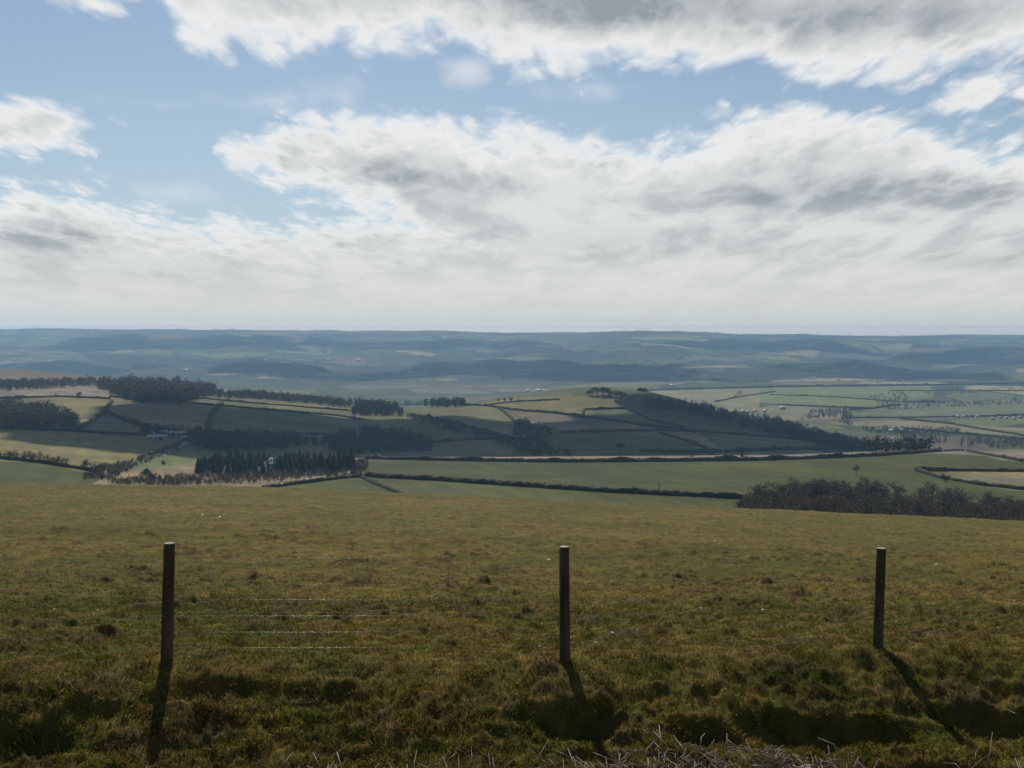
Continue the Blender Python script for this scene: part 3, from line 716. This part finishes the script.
# ------------------------------------------------------------------ hedges, each a thing of its own
def hedge(pts, h, w, label, mat='hedge', rough=.45, dmin=0, seed=None):
    h *= .72; w *= .72
    seed = seed or int(abs(pts[0][0])*7+abs(pts[0][1])*13)
    P = []
    for (x0, y0), (x1, y1) in zip(pts[:-1], pts[1:]):
        n = max(2, int(math.hypot(x1-x0, y1-y0)/4))
        for k in range(n): P.append((x0+(x1-x0)*k/n, y0+(y1-y0)*k/n))
    P.append(pts[-1]); H = np.array([hit(*p, dmin) for p in P])
    # keep depth steady where the ground is seen edge on
    d = H[:, 1].copy()
    for _ in range(2):
        for k in range(1, len(d)-1): d[k] = sorted((d[k-1], d[k], d[k+1]))[1]
    px = np.array([p[0] for p in P]); H[:, 1] = d; H[:, 0] = d*(px-HX)/F
    seg = np.hypot(np.diff(H[:, 0]), np.diff(H[:, 1])); s = np.concatenate([[0], np.cumsum(seg)])
    step = max(1.5, s[-1]/600); n = max(4, int(s[-1]/step)); ss = np.linspace(0, s[-1], n)
    x = np.interp(ss, s, H[:, 0]); y = np.interp(ss, s, H[:, 1]); z = height(x, y)+EZ
    dx = np.gradient(x); dy = np.gradient(y); L = np.hypot(dx, dy)+1e-9; nx, ny = -dy/L, dx/L
    prof = [(-.5, -.3), (-.52, .45), (-.3, .92), (.05, 1.0), (.33, .88), (.5, .42), (.48, -.3)]
    rows = []
    for q, (a, b) in enumerate(prof):
        hh = h*(1+rough*fbm(ss/5.0+q*3.1, ss*0+seed, 3, 5)+rough*1.8*np.maximum(fbm(ss/17.0, ss*0+seed+.5, 2, 8), 0)); hh = np.maximum(hh, h*.4)
        ww = w*(1+.3*fbm(ss/4.0+q*5.7, ss*0+seed, 2, 6))
        rows.append(np.stack([x+nx*a*ww, y+ny*a*ww, z+b*hh], -1))
    V = np.stack(rows, 1).reshape(-1, 3); m = len(prof); Fc = []
    i = np.arange(n-1)
    for q in range(m-1): Fc.append(np.stack([i*m+q, i*m+q+1, (i+1)*m+q+1, (i+1)*m+q], -1))
    # sprays of twigs so the outline is ragged
    g = np.random.default_rng(seed+1); k = min(9000, int(n*14)); ii = g.integers(0, n, k); off = g.uniform(-.5, .5, k)
    c = np.stack([x[ii]+nx[ii]*off*w, y[ii]+ny[ii]*off*w, z[ii]+h*g.uniform(.6, 1.15, k)], -1)
    Vt, Ft = rand_tris(g, c, h*.17)
    V = V+g.normal(size=V.shape)*np.array([.06, .06, .09])*h
    Vt = Vt.astype(float); nV = len(V)
    quads = np.concatenate(Fc); tris = np.concatenate([quads[:, [0, 1, 2]], quads[:, [0, 2, 3]], Ft+nV])
    o = make_obj('hedge', np_mesh('hedge', np.concatenate([V, Vt]), tris), M[mat])
    return tag(o, label, 'hedge')
HEDGES = [
 ([(366,459),(450,461),(560,462.5),(640,462),(740,461),(800,459.5),(880,456),(935,452),(960,450.5)], 3.2, 4, 'long straight dark hedge along the top of the big green field'),
 ([(366,477),(440,481),(512,486),(600,492),(680,496),(742,499)], 3.0, 4, 'long dark hedge slanting down across the big green field'),
 ([(362,478),(375,484),(392,491),(406,497)], 1.8, 2.6, 'short hedge dropping from the scrubby corner towards the pasture brow'),
 ([(916,471),(960,471),(1024,472),(1085,473)], 2.3, 3, 'level dark hedge on the right above the small brown field'),
 ([(916,471),(935,477),(955,481),(985,486),(1020,490),(1085,492)], 2.3, 3, 'hedge bordering the lower edge of the small brown field by the wood'),
 ([(960,450.5),(985,455),(1024,462),(1085,470)], 2.3, 3, 'hedge falling away at the right end of the big green field'),
 ([(-60,455),(0,459),(40,463),(95,472)], 2.6, 4, 'tree lined hedge between the yellow field and the green field on the left'),
 ([(-60,427),(0,429),(60,431),(110,434),(152,436)], 3, 5, 'hedge along the top of the yellow field'),
 ([(80,430),(92,422),(104,412),(112,402)], 3.2, 6, 'hedge climbing the slope right of the yellow patch'),
 ([(104,412),(125,421),(150,429),(188,436)], 4, 7, 'hedge running down the slope to the farm'),
 ([(-60,402),(0,399),(60,397),(110,399)], 3, 5, 'hedge below the pale pink field on the left slope'),
 ([(-60,379),(0,381),(50,384)], 3, 5, 'hedge high on the far left ridge fields'),
 ([(110,397),(150,400),(210,405),(262,410),(340,416),(360,420)], 3.2, 6, 'long hedge under the ridge wood sweeping right'),
 ([(140,396),(205,399),(260,404),(350,411)], 2.6, 5, 'hedge just below the sunlit strip on the ridge'),
 ([(222,404),(212,413),(208,424),(208,434)], 3.6, 7, 'curving hedge between the brown and dark green slope fields'),
 ([(208,434),(260,434),(330,435)], 3.2, 5, 'level hedge under the dark green slope field'),
 ([(400,405),(450,405),(485,406),(512,410),(550,413),(590,418),(640,425),(690,431),(705,432)], 3.4, 6, 'long hedge sweeping across the face of the round hill'),
 ([(483,406),(512,402),(560,400)], 2.6, 4, 'faint hedge along the crest of the sunlit ridge field'),
 ([(498,408),(510,417),(516,424)], 3, 6, 'short bushy hedge dropping off the ridge field'),
 ([(583,417),(584,410),(620,409),(628,409)], 3, 5, 'small cornered hedge near the hill top clump'),
 ([(616,402),(630,411),(650,420),(684,428)], 3.4, 6, 'dark hedge running down from the hill top clump'),
 ([(412,416),(440,421),(470,428),(505,438),(512,440)], 5, 9, 'thick wooded hedge slanting down the shaded hillside'),
 ([(432,443),(470,440),(512,439),(545,442)], 3.2, 6, 'low hedge along the foot of the shaded hillside'),
 ([(560,433),(600,432),(650,431),(700,432),(740,435),(800,440)], 3.4, 6, 'long level hedge low on the round hill'),
 ([(660,434),(690,442),(705,449),(712,455)], 3.4, 6, 'hedge curling down to the shaded field corner'),
 ([(640,452),(690,453),(730,452),(780,450),(850,449)], 4.5, 8, 'line of bushes hiding the foot of the shaded slope'),
 ([(640,391),(700,389),(780,387),(860,386),(1024,384)], 6, 14, 'faint tree lined hedge where the valley floor meets the far hills'),
 ([(715,402),(740,397),(775,392)], 4, 8, 'hedge slanting across the pale valley field'),
 ([(770,395),(830,397),(900,402),(935,402)], 4, 8, 'hedge across the bright green valley field'),
 ([(775,405),(850,408),(880,408)], 4, 8, 'lower hedge of the bright green valley field'),
 ([(850,410),(870,409),(900,405)], 5, 10, 'short hedge at the wooded valley corner'),
 ([(890,391),(930,391),(1024,391)], 4, 8, 'topmost level hedge of the right valley fields'),
 ([(850,418),(900,418),(960,417),(1085,414)], 4, 8, 'hedge under the wide pale field by the village'),
 ([(900,419),(950,424),(985,430),(1024,436),(1085,442)], 4.5, 8, 'hedge slanting down right below the village'),
 ([(905,429),(960,434),(1024,440)], 5, 8, 'bushy hedge low in the right valley'),
 ([(262,489),(300,484),(340,479),(362,477)], 2.2, 4, 'low hedge bank just above the pasture brow below the conifers'),
 ([(150,455),(175,446),(190,438)], 2.6, 5, 'hedge beside the pale farm track'),
]
for q in HEDGES: hedge(*q[:3], q[3])

# pale farm track below the farm
def ribbon(pts, w, mat, name, label):
    H = np.array([hit(*p) for p in pts]); s = np.concatenate([[0], np.cumsum(np.hypot(np.diff(H[:, 0]), np.diff(H[:, 1])))]); n = 60
    ss = np.linspace(0, s[-1], n); x = np.interp(ss, s, H[:, 0]); y = np.interp(ss, s, H[:, 1]); dx = np.gradient(x); dy = np.gradient(y); L = np.hypot(dx, dy)
    nx, ny = -dy/L, dx/L; V = []
    for a in (-.5, -.17, .17, .5):
        X_ = x+nx*a*w; Y_ = y+ny*a*w; V.append(np.stack([X_, Y_, height(X_, Y_)+EZ+.35], -1))
    V = np.stack(V, 1).reshape(-1, 3); i = np.arange(n-1); Fc = np.concatenate([np.stack([i*4+q, i*4+q+1, (i+1)*4+q+1, (i+1)*4+q], -1) for q in range(3)])
    tag(make_obj(name, np_mesh(name, V, Fc), mat), label, 'track', kind='structure')
M['track'] = simple_mat('farm_track', (.24,.22,.19), (.34,.31,.27), .3)
ribbon([(160,456),(172,450),(184,443),(190,439)], 7, M['track'], 'path', 'pale farm track climbing to the farm')
ribbon([(262,487),(300,481),(345,474),(352,468)], 5, M['track'], 'path', 'pale track skirting below the conifers')

# ------------------------------------------------------------------ buildings
def building(px, py, L, W, H, rz, label, wall='wallw', roof='slate', group=None, name='farmhouse', cat='house', dmin=0, nwin=3):
    x, y, z = hit(px, py, dmin); b = empty(name, (x, y, z), rz)
    w = MB(); hl, hw = L/2, W/2; rh = W*.32
    w.box(-hl, hl, -hw, hw, -3, H)
    w.add([(-hl,-hw,H),(-hl,hw,H),(-hl,0,H+rh)], [(0,1,2)]); w.add([(hl,-hw,H),(hl,0,H+rh),(hl,hw,H)], [(0,1,2)])
    w.build('wall', M[wall], b)
    r_ = MB(); e = .4; t = .25
    for s in (-1, 1):
        v = [(-hl-e, s*(hw+e), H-.13+.05), (hl+e, s*(hw+e), H-.08), (hl+e, 0, H+rh+.06), (-hl-e, 0, H+rh+.06)]
        v2 = [(a_, b_, c_+t) for a_, b_, c_ in v]
        r_.add(v+v2, [(0,1,2,3),(4,7,6,5),(0,4,5,1),(1,5,6,2),(3,2,6,7),(0,3,7,4)])
    ro = r_.build('roof', M[roof], b)
    if cat == 'house':
        c = MB(); c.box(hl-1.3, hl-.3, -.5, .5, H+rh*.5, H+rh+1.3); c.build('chimney', M['walls'], ro)
    for k in range(nwin):
        xx = -hl+L*(k+1)/(nwin+1); m = MB(); m.box(xx-.6, xx+.6, -hw-.05, -hw+.1, H*.5, H*.5+1.3); m.build('window', M['glass'], b)
    d = MB(); d.box(hl*.3, hl*.3+(1.0 if cat == 'house' else 3.5), -hw-.06, -hw+.1, 0, 2.1 if cat == 'house' else 3.2)
    d.build('door', M['bark'], b)
    tag(b, label, cat, group); return b
building(149,435.5, 9, 5, 2.8, .1, 'left gable end house of the farm beside its trees', 'wallw', 'slate')
building(157,440, 16, 7, 2.5, .05, 'long low pale roofed barn at the front of the farm', 'walls', 'sheet', name='barn', cat='barn')
building(160,435, 14, 5, 2.5, .0, 'grey roofed barn at the back left of the farm', 'walls', 'slate', name='barn', cat='barn')
building(171,436, 12, 6, 2.6, -.1, 'grey roofed barn in the middle of the farm', 'walls', 'slate', name='barn', cat='barn')
building(180,436.5, 9, 5, 2.8, .5, 'pale roofed barn at the right end of the farm', 'walls', 'sheet', name='barn', cat='barn')
building(184,440, 6, 4, 2.5, .9, 'small pale shed where the track reaches the farm', 'walls', 'sheet', name='shed', cat='shed', nwin=1)
building(76,373.5, 22, 10, 4, 0, 'pale roofed barn on the far left ridge', 'walls', 'sheet', name='barn', cat='barn')
building(186,371, 24, 10, 5, 0, 'white house peeping over the left ridge wood', 'wallw', 'sheet', dmin=2100)
FARW = [(14,361,22,'lone white house low on the far hills at the left edge'),(328,360.5,26,'bright white farmhouse half way up the far hills'),(358,360.5,34,'pale long farm building beside a dark wood on the far hills'),
 (260,346,50,'pale roofs high on the far hills above the ridge belt'),(266,361,40,'long pale shed low on the far hills above the ridge belt'),
 (429,338,60,'left one of two long white sheds just under the skyline'),(445,338,70,'right one of two long white sheds just under the skyline'),
 (396,374,20,'left cottage of three low on the far hills'),(411,373,20,'middle cottage of three low on the far hills'),(425,374.5,20,'right cottage of three low on the far hills'),
 (605,350,34,'pale farm on the rounded far hill'),(641,363,22,'left house of the pair under the far hill'),(651,364,22,'right house of the pair under the far hill'),(680,357,22,'white house at the end of the yellow far field'),
 (672,386.5,22,'white roofed building at the far edge of the valley floor'),
 (904,334.6,40,'gleaming white building standing on the skyline'),(932,344.5,46,'left pale shed of two near the right skyline'),(941,344.5,30,'right pale shed of two near the right skyline'),(910,373,30,'pale house at the foot of the right far hills')]
for k, (px, py, L, lab) in enumerate(FARW):
    building(px, py, L*.8, 11, 5, random.uniform(-.3, .3), lab, 'wallw', 'sheet', dmin=2500 if py > 380 else 3800)
for k, (px, py, L) in enumerate([(528,391.5,34),(539,391,60),(553,391.5,34),(565,392,30)]):
    building(px, py, L*.32, 8, 3.4, random.uniform(-.2, .2), 'pale roofed building in the row at the valley bottom behind the hill', 'wallw', 'sheet', group='row of sheds in the valley bottom', dmin=3000, name='shed', cat='shed')
for k, (px, py) in enumerate([(743,412.5),(748,413),(755,412),(765,412),(718,409)]):
    building(px, py, 9, 7, 3.6, random.uniform(-.5, .5), 'small pale house among the dark trees on the hill shoulder', 'wallw', 'sheet', group='houses among the shoulder trees')
building(782,409.5, 16, 9, 5, .2, 'bright white house in the valley beside the dark shoulder wood', 'wallw', 'sheet')
for k, px in enumerate([952,958,963,970,977,992,1000,1006,1014,1020]):
    building(px, 416.8+(k % 3)*.6+(1.5 if px > 985 else 0), 8, 6, 3.3, random.uniform(-.5, .5), 'white village house on the right valley floor', 'wallw', 'slate' if k % 3 == 0 else 'sheet', group='houses of the valley village')
for k, (px, py) in enumerate([(880,431),(892,432),(902,432),(912,433)]):
    building(px, py, 9, 6.5, 3.4, random.uniform(-.5, .5), 'pale cottage behind the hedge low in the right valley', 'wallw', 'sheet', group='cottages low in the right valley')

# ------------------------------------------------------------------ power line poles
def pole(px, py, H, label, top='ceramic', dmin=0):
    x, y, z = hit(px, py, dmin); p = empty('utility_pole', (x, y, z), .3)
    m = MB(); m.tube([(0,0,-1), (0,0,H)], [.22, .15], 8); m.build('pole', M['pole'], p)
    c = MB(); c.box(-1.1, 1.1, -.07, .07, H-.6, H-.42); ca = c.build('crossarm', M['galv'], p)
    for q in (-1.0, 0, 1.0):
        i_ = MB(); i_.tube([(q,0,H-.42), (q,0,H-.3), (q,0,H-.05)], [.10, .16, .06], 8); i_.build('insulator', M[top], ca)
    t = MB(); t.box(-.35, .35, -.55, -.17, H-2.2, H-1.2); t.build('transformer', M['galv'], p)
    tag(p, label, 'utility pole')
pole(659, 494, 6.2, 'wooden electricity pole in the long hedge of the big green field')
pole(572, 459, 8, 'electricity pole standing at the top edge of the big green field')
pole(957, 507, 10.5, 'electricity pole rising out of the bare wood on the right', dmin=380)
pole(94, 474, 5.0, 'short pale pole at the corner of the green field on the left')
def pylon(px, py, H, label):
    x, y, z = hit(px, py); p = empty('pylon', (x, y, z), .25); b = H*.13
    m = MB(); lv = [(0, b), (.3, b*.72), (.55, b*.45), (.72, b*.25), (1, .12)]
    for sx in (-1, 1):
        for sy in (-1, 1): m.tube([(sx*w, sy*w, H*t) for t, w in lv], .10, 4)
    for (t0, w0), (t1, w1) in zip(lv[:-1], lv[1:]):
        for s in (-1, 1):
            m.tube([(-w0, s*w0, H*t0), (w1, s*w1, H*t1)], .06, 4); m.tube([(w0, s*w0, H*t0), (-w1, s*w1, H*t1)], .06, 4)
            m.tube([(s*w0, -w0, H*t0), (s*w1, w1, H*t1)], .06, 4); m.tube([(s*w0, w0, H*t0), (s*w1, -w1, H*t1)], .06, 4)
    m.build('lattice', M['galv'], p)
    for t, w in ((.70, 2.2), (.82, 2.6), (.94, 1.8)):
        a = MB()
        for s in (-1, 1):
            a.tube([(0, 0, H*t), (s*w, 0, H*t)], .09, 4); a.tube([(0, 0, H*t+.8), (s*w, 0, H*t)], .07, 4)
        ar = a.build('crossarm', M['galv'], p)
        for s in (-1, 1):
            i_ = MB(); i_.tube([(s*w, 0, H*t-.1), (s*w, 0, H*t-.6), (s*w, 0, H*t-1.1)], [.08, .16, .08], 6); i_.build('insulator', M['ceramic'], ar)
    tag(p, label, 'pylon')
pylon(358, 446, 20, 'grey lattice pylon in front of the dark hollow wood')
pylon(271, 476, 11, 'small pale lattice pylon in front of the conifer plantation')

# ------------------------------------------------------------------ unseen clouds added above the view to shade the middle and far hills
SUN_EL, SUN_AZ = R(48), R(-13)
L_ = np.array([math.sin(SUN_AZ)*math.cos(SUN_EL), math.cos(SUN_AZ)*math.cos(SUN_EL), math.sin(SUN_EL)])
def shade_cloud(lumps, alt, label, seed):
    """lumps: (px, depth, rx, ry) of the ground it shades"""
    import bmesh
    bm = bmesh.new(); g = random.Random(seed)
    for (px, d, rx, ry) in lumps:
        x = d*(px-HX)/F; zg = float(height(np.array([x]), np.array([d]))[0])
        s = (alt-zg)/L_[2]; c = np.array([x, d, zg])+L_*s
        r = bmesh.ops.create_icosphere(bm, subdivisions=4, radius=1.0)
        for v in r['verts']:
            n = v.co.copy(); q = 1+.16*math.sin(4*n.x+c[0])*math.cos(5*n.y+c[1])+.10*math.sin(9*n.x+7*n.y+c[1])+.07*math.sin(17*n.x-13*n.y+3*n.z)
            zz = n.z*(110 if n.z > 0 else 25)
            v.co = (c[0]+n.x*rx*q, c[1]+n.y*ry*q, c[2]+EZ+zz*q)
    me = bpy.data.meshes.new('shade_cloud'); bm.to_mesh(me); bm.free()
    for p in me.polygons: p.use_smooth = True
    tag(make_obj('shade_cloud', me, M['shade_cloud']), label, 'shade_cloud', kind='structure')
shade_cloud([(300,1080,210,150),(420,1150,230,200),(560,1130,260,190),(700,1180,280,230),(240,1250,150,130),(380,1350,170,140),(840,1250,260,260),(520,1300,130,90),(150,920,120,110),(200,960,120,100),(180,1180,90,110),(660,1380,170,120),(760,1500,200,200)], 1250, 'unseen cumulus added above the view to shade the middle hills', 3)

shade_cloud([(180,7200,900,450),(420,7600,900,500),(520,5000,900,600),(350,4700,700,400),(700,5300,700,300),(740,7700,1000,500),(860,5200,700,450),(980,6400,900,350),(60,5200,500,300),(230,5700,500,250),(600,4400,500,300)], 5200, 'unseen high clouds added above the view to shade the far hills', 4)

# ------------------------------------------------------------------ air
hz = MB(); hz.box(-12800, 12800, -12800, 12800, -60, EZ+48)
HZM = bpy.data.materials.new('haze'); HZM.use_nodes = True; nt = HZM.node_tree
for n in list(nt.nodes): nt.nodes.remove(n)
out = nt.nodes.new('ShaderNodeOutputMaterial'); pv = nt.nodes.new('ShaderNodeVolumePrincipled')
pv.inputs['Color'].default_value = (.44,.72,1.0,1); pv.inputs['Density'].default_value = 1.05e-4; pv.inputs['Anisotropy'].default_value = .45
nt.links.new(pv.outputs['Volume'], out.inputs['Volume'])
tag(hz.build('haze', HZM), 'thin blue haze over the whole valley', 'haze', kind='stuff')

# ------------------------------------------------------------------ sky
world = bpy.data.worlds.new('World'); sc.world = world; world.use_nodes = True
world.cycles.sampling_method = 'MANUAL'; world.cycles.sample_map_resolution = 256
nt = world.node_tree; N = nt.nodes; LK = nt.links.new
for n in list(N): N.remove(n)
wo = N.new('ShaderNodeOutputWorld'); bg = N.new('ShaderNodeBackground')
STR = 0.045; bg.inputs['Strength'].default_value = STR
sky = N.new('ShaderNodeTexSky'); sky.sky_type = 'NISHITA'; sky.sun_disc = False; sky.sun_elevation = SUN_EL; sky.sun_rotation = SUN_AZ
sky.altitude = 250; sky.air_density = 1.0; sky.dust_density = 1.0; sky.ozone_density = 1.5
def mth(op, a, b=None, c=None, clamp=False):
    n = N.new('ShaderNodeMath'); n.operation = op; n.use_clamp = clamp
    for i_, q in enumerate((a, b, c)):
        if q is None: continue
        if isinstance(q, (int, float)): n.inputs[i_].default_value = q
        else: LK(q, n.inputs[i_])
    return n.outputs[0]
def ss_(x, a, b, ta=0.0, tb=1.0):
    n = N.new('ShaderNodeMapRange'); n.interpolation_type = 'SMOOTHSTEP'; LK(x, n.inputs['Value'])
    n.inputs['From Min'].default_value = a; n.inputs['From Max'].default_value = b; n.inputs['To Min'].default_value = ta; n.inputs['To Max'].default_value = tb
    return n.outputs['Result']
def mixc(f_, a, b):
    n = N.new('ShaderNodeMix'); n.data_type = 'RGBA'
    if isinstance(f_, (int, float)): n.inputs['Factor'].default_value = f_
    else: LK(f_, n.inputs['Factor'])
    for nm, q in (('A', a), ('B', b)):
        if isinstance(q, tuple): n.inputs[nm].default_value = (*q, 1)
        else: LK(q, n.inputs[nm])
    return n.outputs['Result']
tc = N.new('ShaderNodeTexCoord'); sp = N.new('ShaderNodeSeparateXYZ'); LK(tc.outputs['Generated'], sp.inputs[0])
dx, dy, dz = sp.outputs
yf = mth('MAXIMUM', dy, .08); P = mth('DIVIDE', dx, yf); Vv = mth('DIVIDE', dz, yf)
Vc = mth('MAXIMUM', Vv, -.02)
def noise(vec, scale, detail, rough, dist=0.0):
    n = N.new('ShaderNodeTexNoise'); n.inputs['Scale'].default_value = scale; n.inputs['Detail'].default_value = detail; n.inputs['Roughness'].default_value = rough
    n.inputs['Distortion'].default_value = dist; LK(vec, n.inputs['Vector']); return n.outputs['Fac']
def comb(x, y, z=0.0):
    n = N.new('ShaderNodeCombineXYZ')
    for i_, q in enumerate((x, y, z)):
        if isinstance(q, (int, float)): n.inputs[i_].default_value = q
        else: LK(q, n.inputs[i_])
    return n.outputs[0]
inv = mth('DIVIDE', 1.0, mth('ADD', Vc, .16))
deck = comb(mth('MULTIPLY', P, inv), mth('MULTIPLY', inv, .56), 0.0)
deck2 = comb(mth('MULTIPLY', P, inv), mth('MULTIPLY', inv, .56), 7.3)
n_edge = mth('SUBTRACT', noise(deck, 5.0, 7, .52), .5)
vo = N.new('ShaderNodeTexVoronoi'); vo.feature = 'SMOOTH_F1'; vo.inputs['Scale'].default_value = 11; vo.inputs['Detail'].default_value = 2; vo.inputs['Roughness'].default_value = .6; vo.inputs['Smoothness'].default_value = .4
dd = N.new('ShaderNodeVectorMath'); dd.operation = 'MULTIPLY_ADD'; nn = N.new('ShaderNodeTexNoise'); nn.inputs['Scale'].default_value = 9; nn.inputs['Detail'].default_value = 5
LK(deck, nn.inputs['Vector']); LK(nn.outputs['Color'], dd.inputs[0]); dd.inputs[1].default_value = (.12, .12, 0); LK(deck, dd.inputs[2]); LK(dd.outputs[0], vo.inputs['Vector'])
n_fine = mth('SUBTRACT', .45, vo.outputs['Distance'])
n_shade = noise(deck2, 3.4, 6, .58, .3)
n_puff = noise(deck, 8.5, 6, .6, .4)
def curve(pts):
    """row against column, as a curve of elevation against bearing"""
    n = N.new('ShaderNodeFloatCurve'); c = n.mapping.curves[0]
    n.mapping.use_clip = False
    pts = [((px+88)/1200, (330-py)/400) for px, py in pts]
    while len(c.points) < len(pts): c.points.new(.5, .5)
    for q, (a_, b_) in zip(c.points, pts): q.location = (a_, b_); q.handle_type = 'AUTO'
    n.mapping.update(); LK(mth('MULTIPLY_ADD', P, 1000/1200, (512+88)/1200), n.inputs['Value'])
    return mth('MULTIPLY', n.outputs[0], .4)
bank = curve([(-88,185),(0,184),(60,182),(110,196),(165,212),(230,219),(290,217),(350,214),(400,206),(470,200),(1112,170)])
ctop = curve([(-88,330),(190,230),(222,146),(262,126),(330,112),(400,107),(440,112),(500,122),(560,128),(620,134),(665,140),(700,128),(750,113),(830,104),(890,112),(930,127),(980,138),(1030,146),(1112,140)])
cbot = curve([(-88,100),(190,120),(222,152),(250,172),(285,196),(340,207),(400,235),(500,300),(1112,300)])
abot = curve([(-88,-60),(120,-40),(160,2),(195,46),(240,56),(310,50),(380,55),(440,42),(480,50),(520,68),(570,76),(640,72),(700,68),(750,66),(790,82),(860,88),(910,82),(960,72),(1030,62),(1112,50)])
dBank = mth('SUBTRACT', bank, Vv); dC = mth('MINIMUM', mth('SUBTRACT', ctop, Vv), mth('SUBTRACT', Vv, cbot)); dA = mth('SUBTRACT', Vv, abot)
def ell(px, py, a_, b_, k=1.0):
    u = mth('DIVIDE', mth('SUBTRACT', P, (px-512)/1000), a_/1000); v = mth('DIVIDE', mth('SUBTRACT', Vv, (330-py)/1000), b_/1000)
    q = mth('SQRT', mth('ADD', mth('MULTIPLY', u, u), mth('MULTIPLY', v, v))); return mth('MULTIPLY', mth('SUBTRACT', 1.0, q), b_/1000*k)
d = mth('MAXIMUM', mth('MAXIMUM', dBank, dC), dA)
for e in ((15,129,85,26,1.8),(40,128,50,30,1.5),(95,-8,50,22),(982,92,42,24),(1040,88,40,28)): d = mth('MAXIMUM', d, ell(*e))
wisp = mth('MAXIMUM', mth('MAXIMUM', ell(165,105,75,10), ell(284,97,18,10)), mth('MAXIMUM', ell(200,192,45,10), ell(345,98,40,16)))
wisp = mth('MAXIMUM', wisp, mth('MAXIMUM', ell(465,68,25,16), ell(590,90,60,14)))
dn = mth('ADD', mth('MULTIPLY_ADD', n_edge, .058, d), mth('MULTIPLY_ADD', n_fine, .032, .014))
alpha = ss_(dn, -.014, .024)
wa = mth('MULTIPLY', ss_(mth('MULTIPLY_ADD', n_edge, .09, wisp), -.006, .035), .55)
alpha = mth('MAXIMUM', alpha, wa)
thick = ss_(dn, .006, .060)
sh = mth('MULTIPLY', thick, ss_(mth('ADD', mth('MULTIPLY', n_shade, .75), mth('MULTIPLY', n_puff, .25)), .42, .62))
def gs(px, py, a_, b_, k):
    u = mth('DIVIDE', mth('SUBTRACT', P, (px-512)/1000), a_/1000); v = mth('DIVIDE', mth('SUBTRACT', Vv, (330-py)/1000), b_/1000)
    return mth('MULTIPLY', mth('EXPONENT', mth('MULTIPLY', mth('ADD', mth('MULTIPLY', u, u), mth('MULTIPLY', v, v)), -1.0)), k)
blobs = None
for q in ((640,8,175,26,.95),(870,24,130,22,.55),(400,176,90,16,.55),(310,160,60,16,.25),(40,238,110,14,.6),(140,275,140,12,.35),(345,240,70,14,.5),(790,196,90,16,.5),(960,185,110,22,.55),(990,262,80,9,.7),(620,245,150,16,.25),(560,150,80,14,.15),(860,150,80,14,.2),(700,170,60,12,.2)):
    b_ = gs(*q); blobs = b_ if blobs is None else mth('ADD', blobs, b_)
blobs = mth('MULTIPLY', blobs, mth('MULTIPLY_ADD', n_puff, 1.5, .25))
dark = mth('ADD', mth('MULTIPLY', sh, .50), mth('MULTIPLY', blobs, mth('MULTIPLY_ADD', thick, .7, .1)), clamp=True)
K = 1/STR
def kc(r, g_, b): return (r*K, g_*K, b*K)
ccol = mixc(dark, mixc(ss_(dn, .004, .05), kc(.90,.90,.885), kc(.74,.755,.75)), kc(.30,.335,.37))
skyc = N.new('ShaderNodeVectorMath'); skyc.operation = 'MULTIPLY'; LK(sky.outputs[0], skyc.inputs[0]); skyc.inputs[1].default_value = (1.36, 1.54, 1.62)
skyb = mixc(ss_(Vv, .02, .36, .72, .08), skyc.outputs[0], kc(.50,.62,.72))
view = mixc(alpha, skyb, ccol)
view = mixc(ss_(Vv, .0, .12, .9, .0), view, mixc(ss_(Vv, .0, .011), kc(1.45,1.22,1.0), kc(.75,.74,.695)))
# away from the view ahead: broken clouds all round
inv2 = mth('DIVIDE', 1.0, mth('ADD', mth('ABSOLUTE', dz), .18)); deck3 = comb(mth('MULTIPLY', dx, inv2), mth('MULTIPLY', dy, inv2), 2.0)
a3 = mth('MULTIPLY', ss_(noise(deck3, 1.3, 8, .6), .50, .60), .8)
rest = mixc(a3, skyc.outputs[0], kc(.22,.23,.24))
front = mth('MULTIPLY', mth('MULTIPLY', ss_(dy, .25, .5), ss_(Vv, .42, .62, 1.0, .0)), ss_(mth('ABSOLUTE', P), .75, 1.2, 1.0, .0))
fin = mixc(front, rest, view)
below = ss_(dz, -.02, 0.0); fin = mixc(below, fin, kc(.10,.11,.10)) if False else mixc(below, kc(.10,.11,.10), fin)
LK(fin, bg.inputs['Color']); LK(bg.outputs[0], wo.inputs['Surface'])

# ------------------------------------------------------------------ sun, camera, render
sl = bpy.data.lights.new('sun', 'SUN'); sl.energy = 3.6; sl.angle = R(.53); sl.color = (1.0, .95, .86)
so = bpy.data.objects.new('sun', sl); COL.objects.link(so); so.location = (0, 0, EZ+40)
so.rotation_euler = (R(90)-SUN_EL, 0, math.pi-SUN_AZ)
cam = bpy.data.cameras.new('camera'); cam.sensor_width = 36; cam.lens = F/1024*36; cam.shift_y = -(384-HY)/1024
cam.clip_start = .1; cam.clip_end = 80000
co = bpy.data.objects.new('camera', cam); COL.objects.link(co); co.location = (0, 0, EZ); co.rotation_euler = (R(90), 0, 0); sc.camera = co
sc.view_settings.view_transform = 'Standard'; sc.view_settings.look = 'None'; sc.view_settings.exposure = 0; sc.view_settings.gamma = 1
sc.view_settings.use_curve_mapping = False
cy = sc.cycles
cy.max_bounces = 4; cy.diffuse_bounces = 2; cy.glossy_bounces = 2; cy.transmission_bounces = 2; cy.volume_bounces = 0; cy.transparent_max_bounces = 4
cy.sample_clamp_direct = 12; cy.use_denoising = True; cy.use_adaptive_sampling = True; cy.adaptive_threshold = .02; cy.caustics_reflective = False; cy.caustics_refractive = False
try: cy.denoiser = 'OPENIMAGEDENOISE'
except Exception: pass
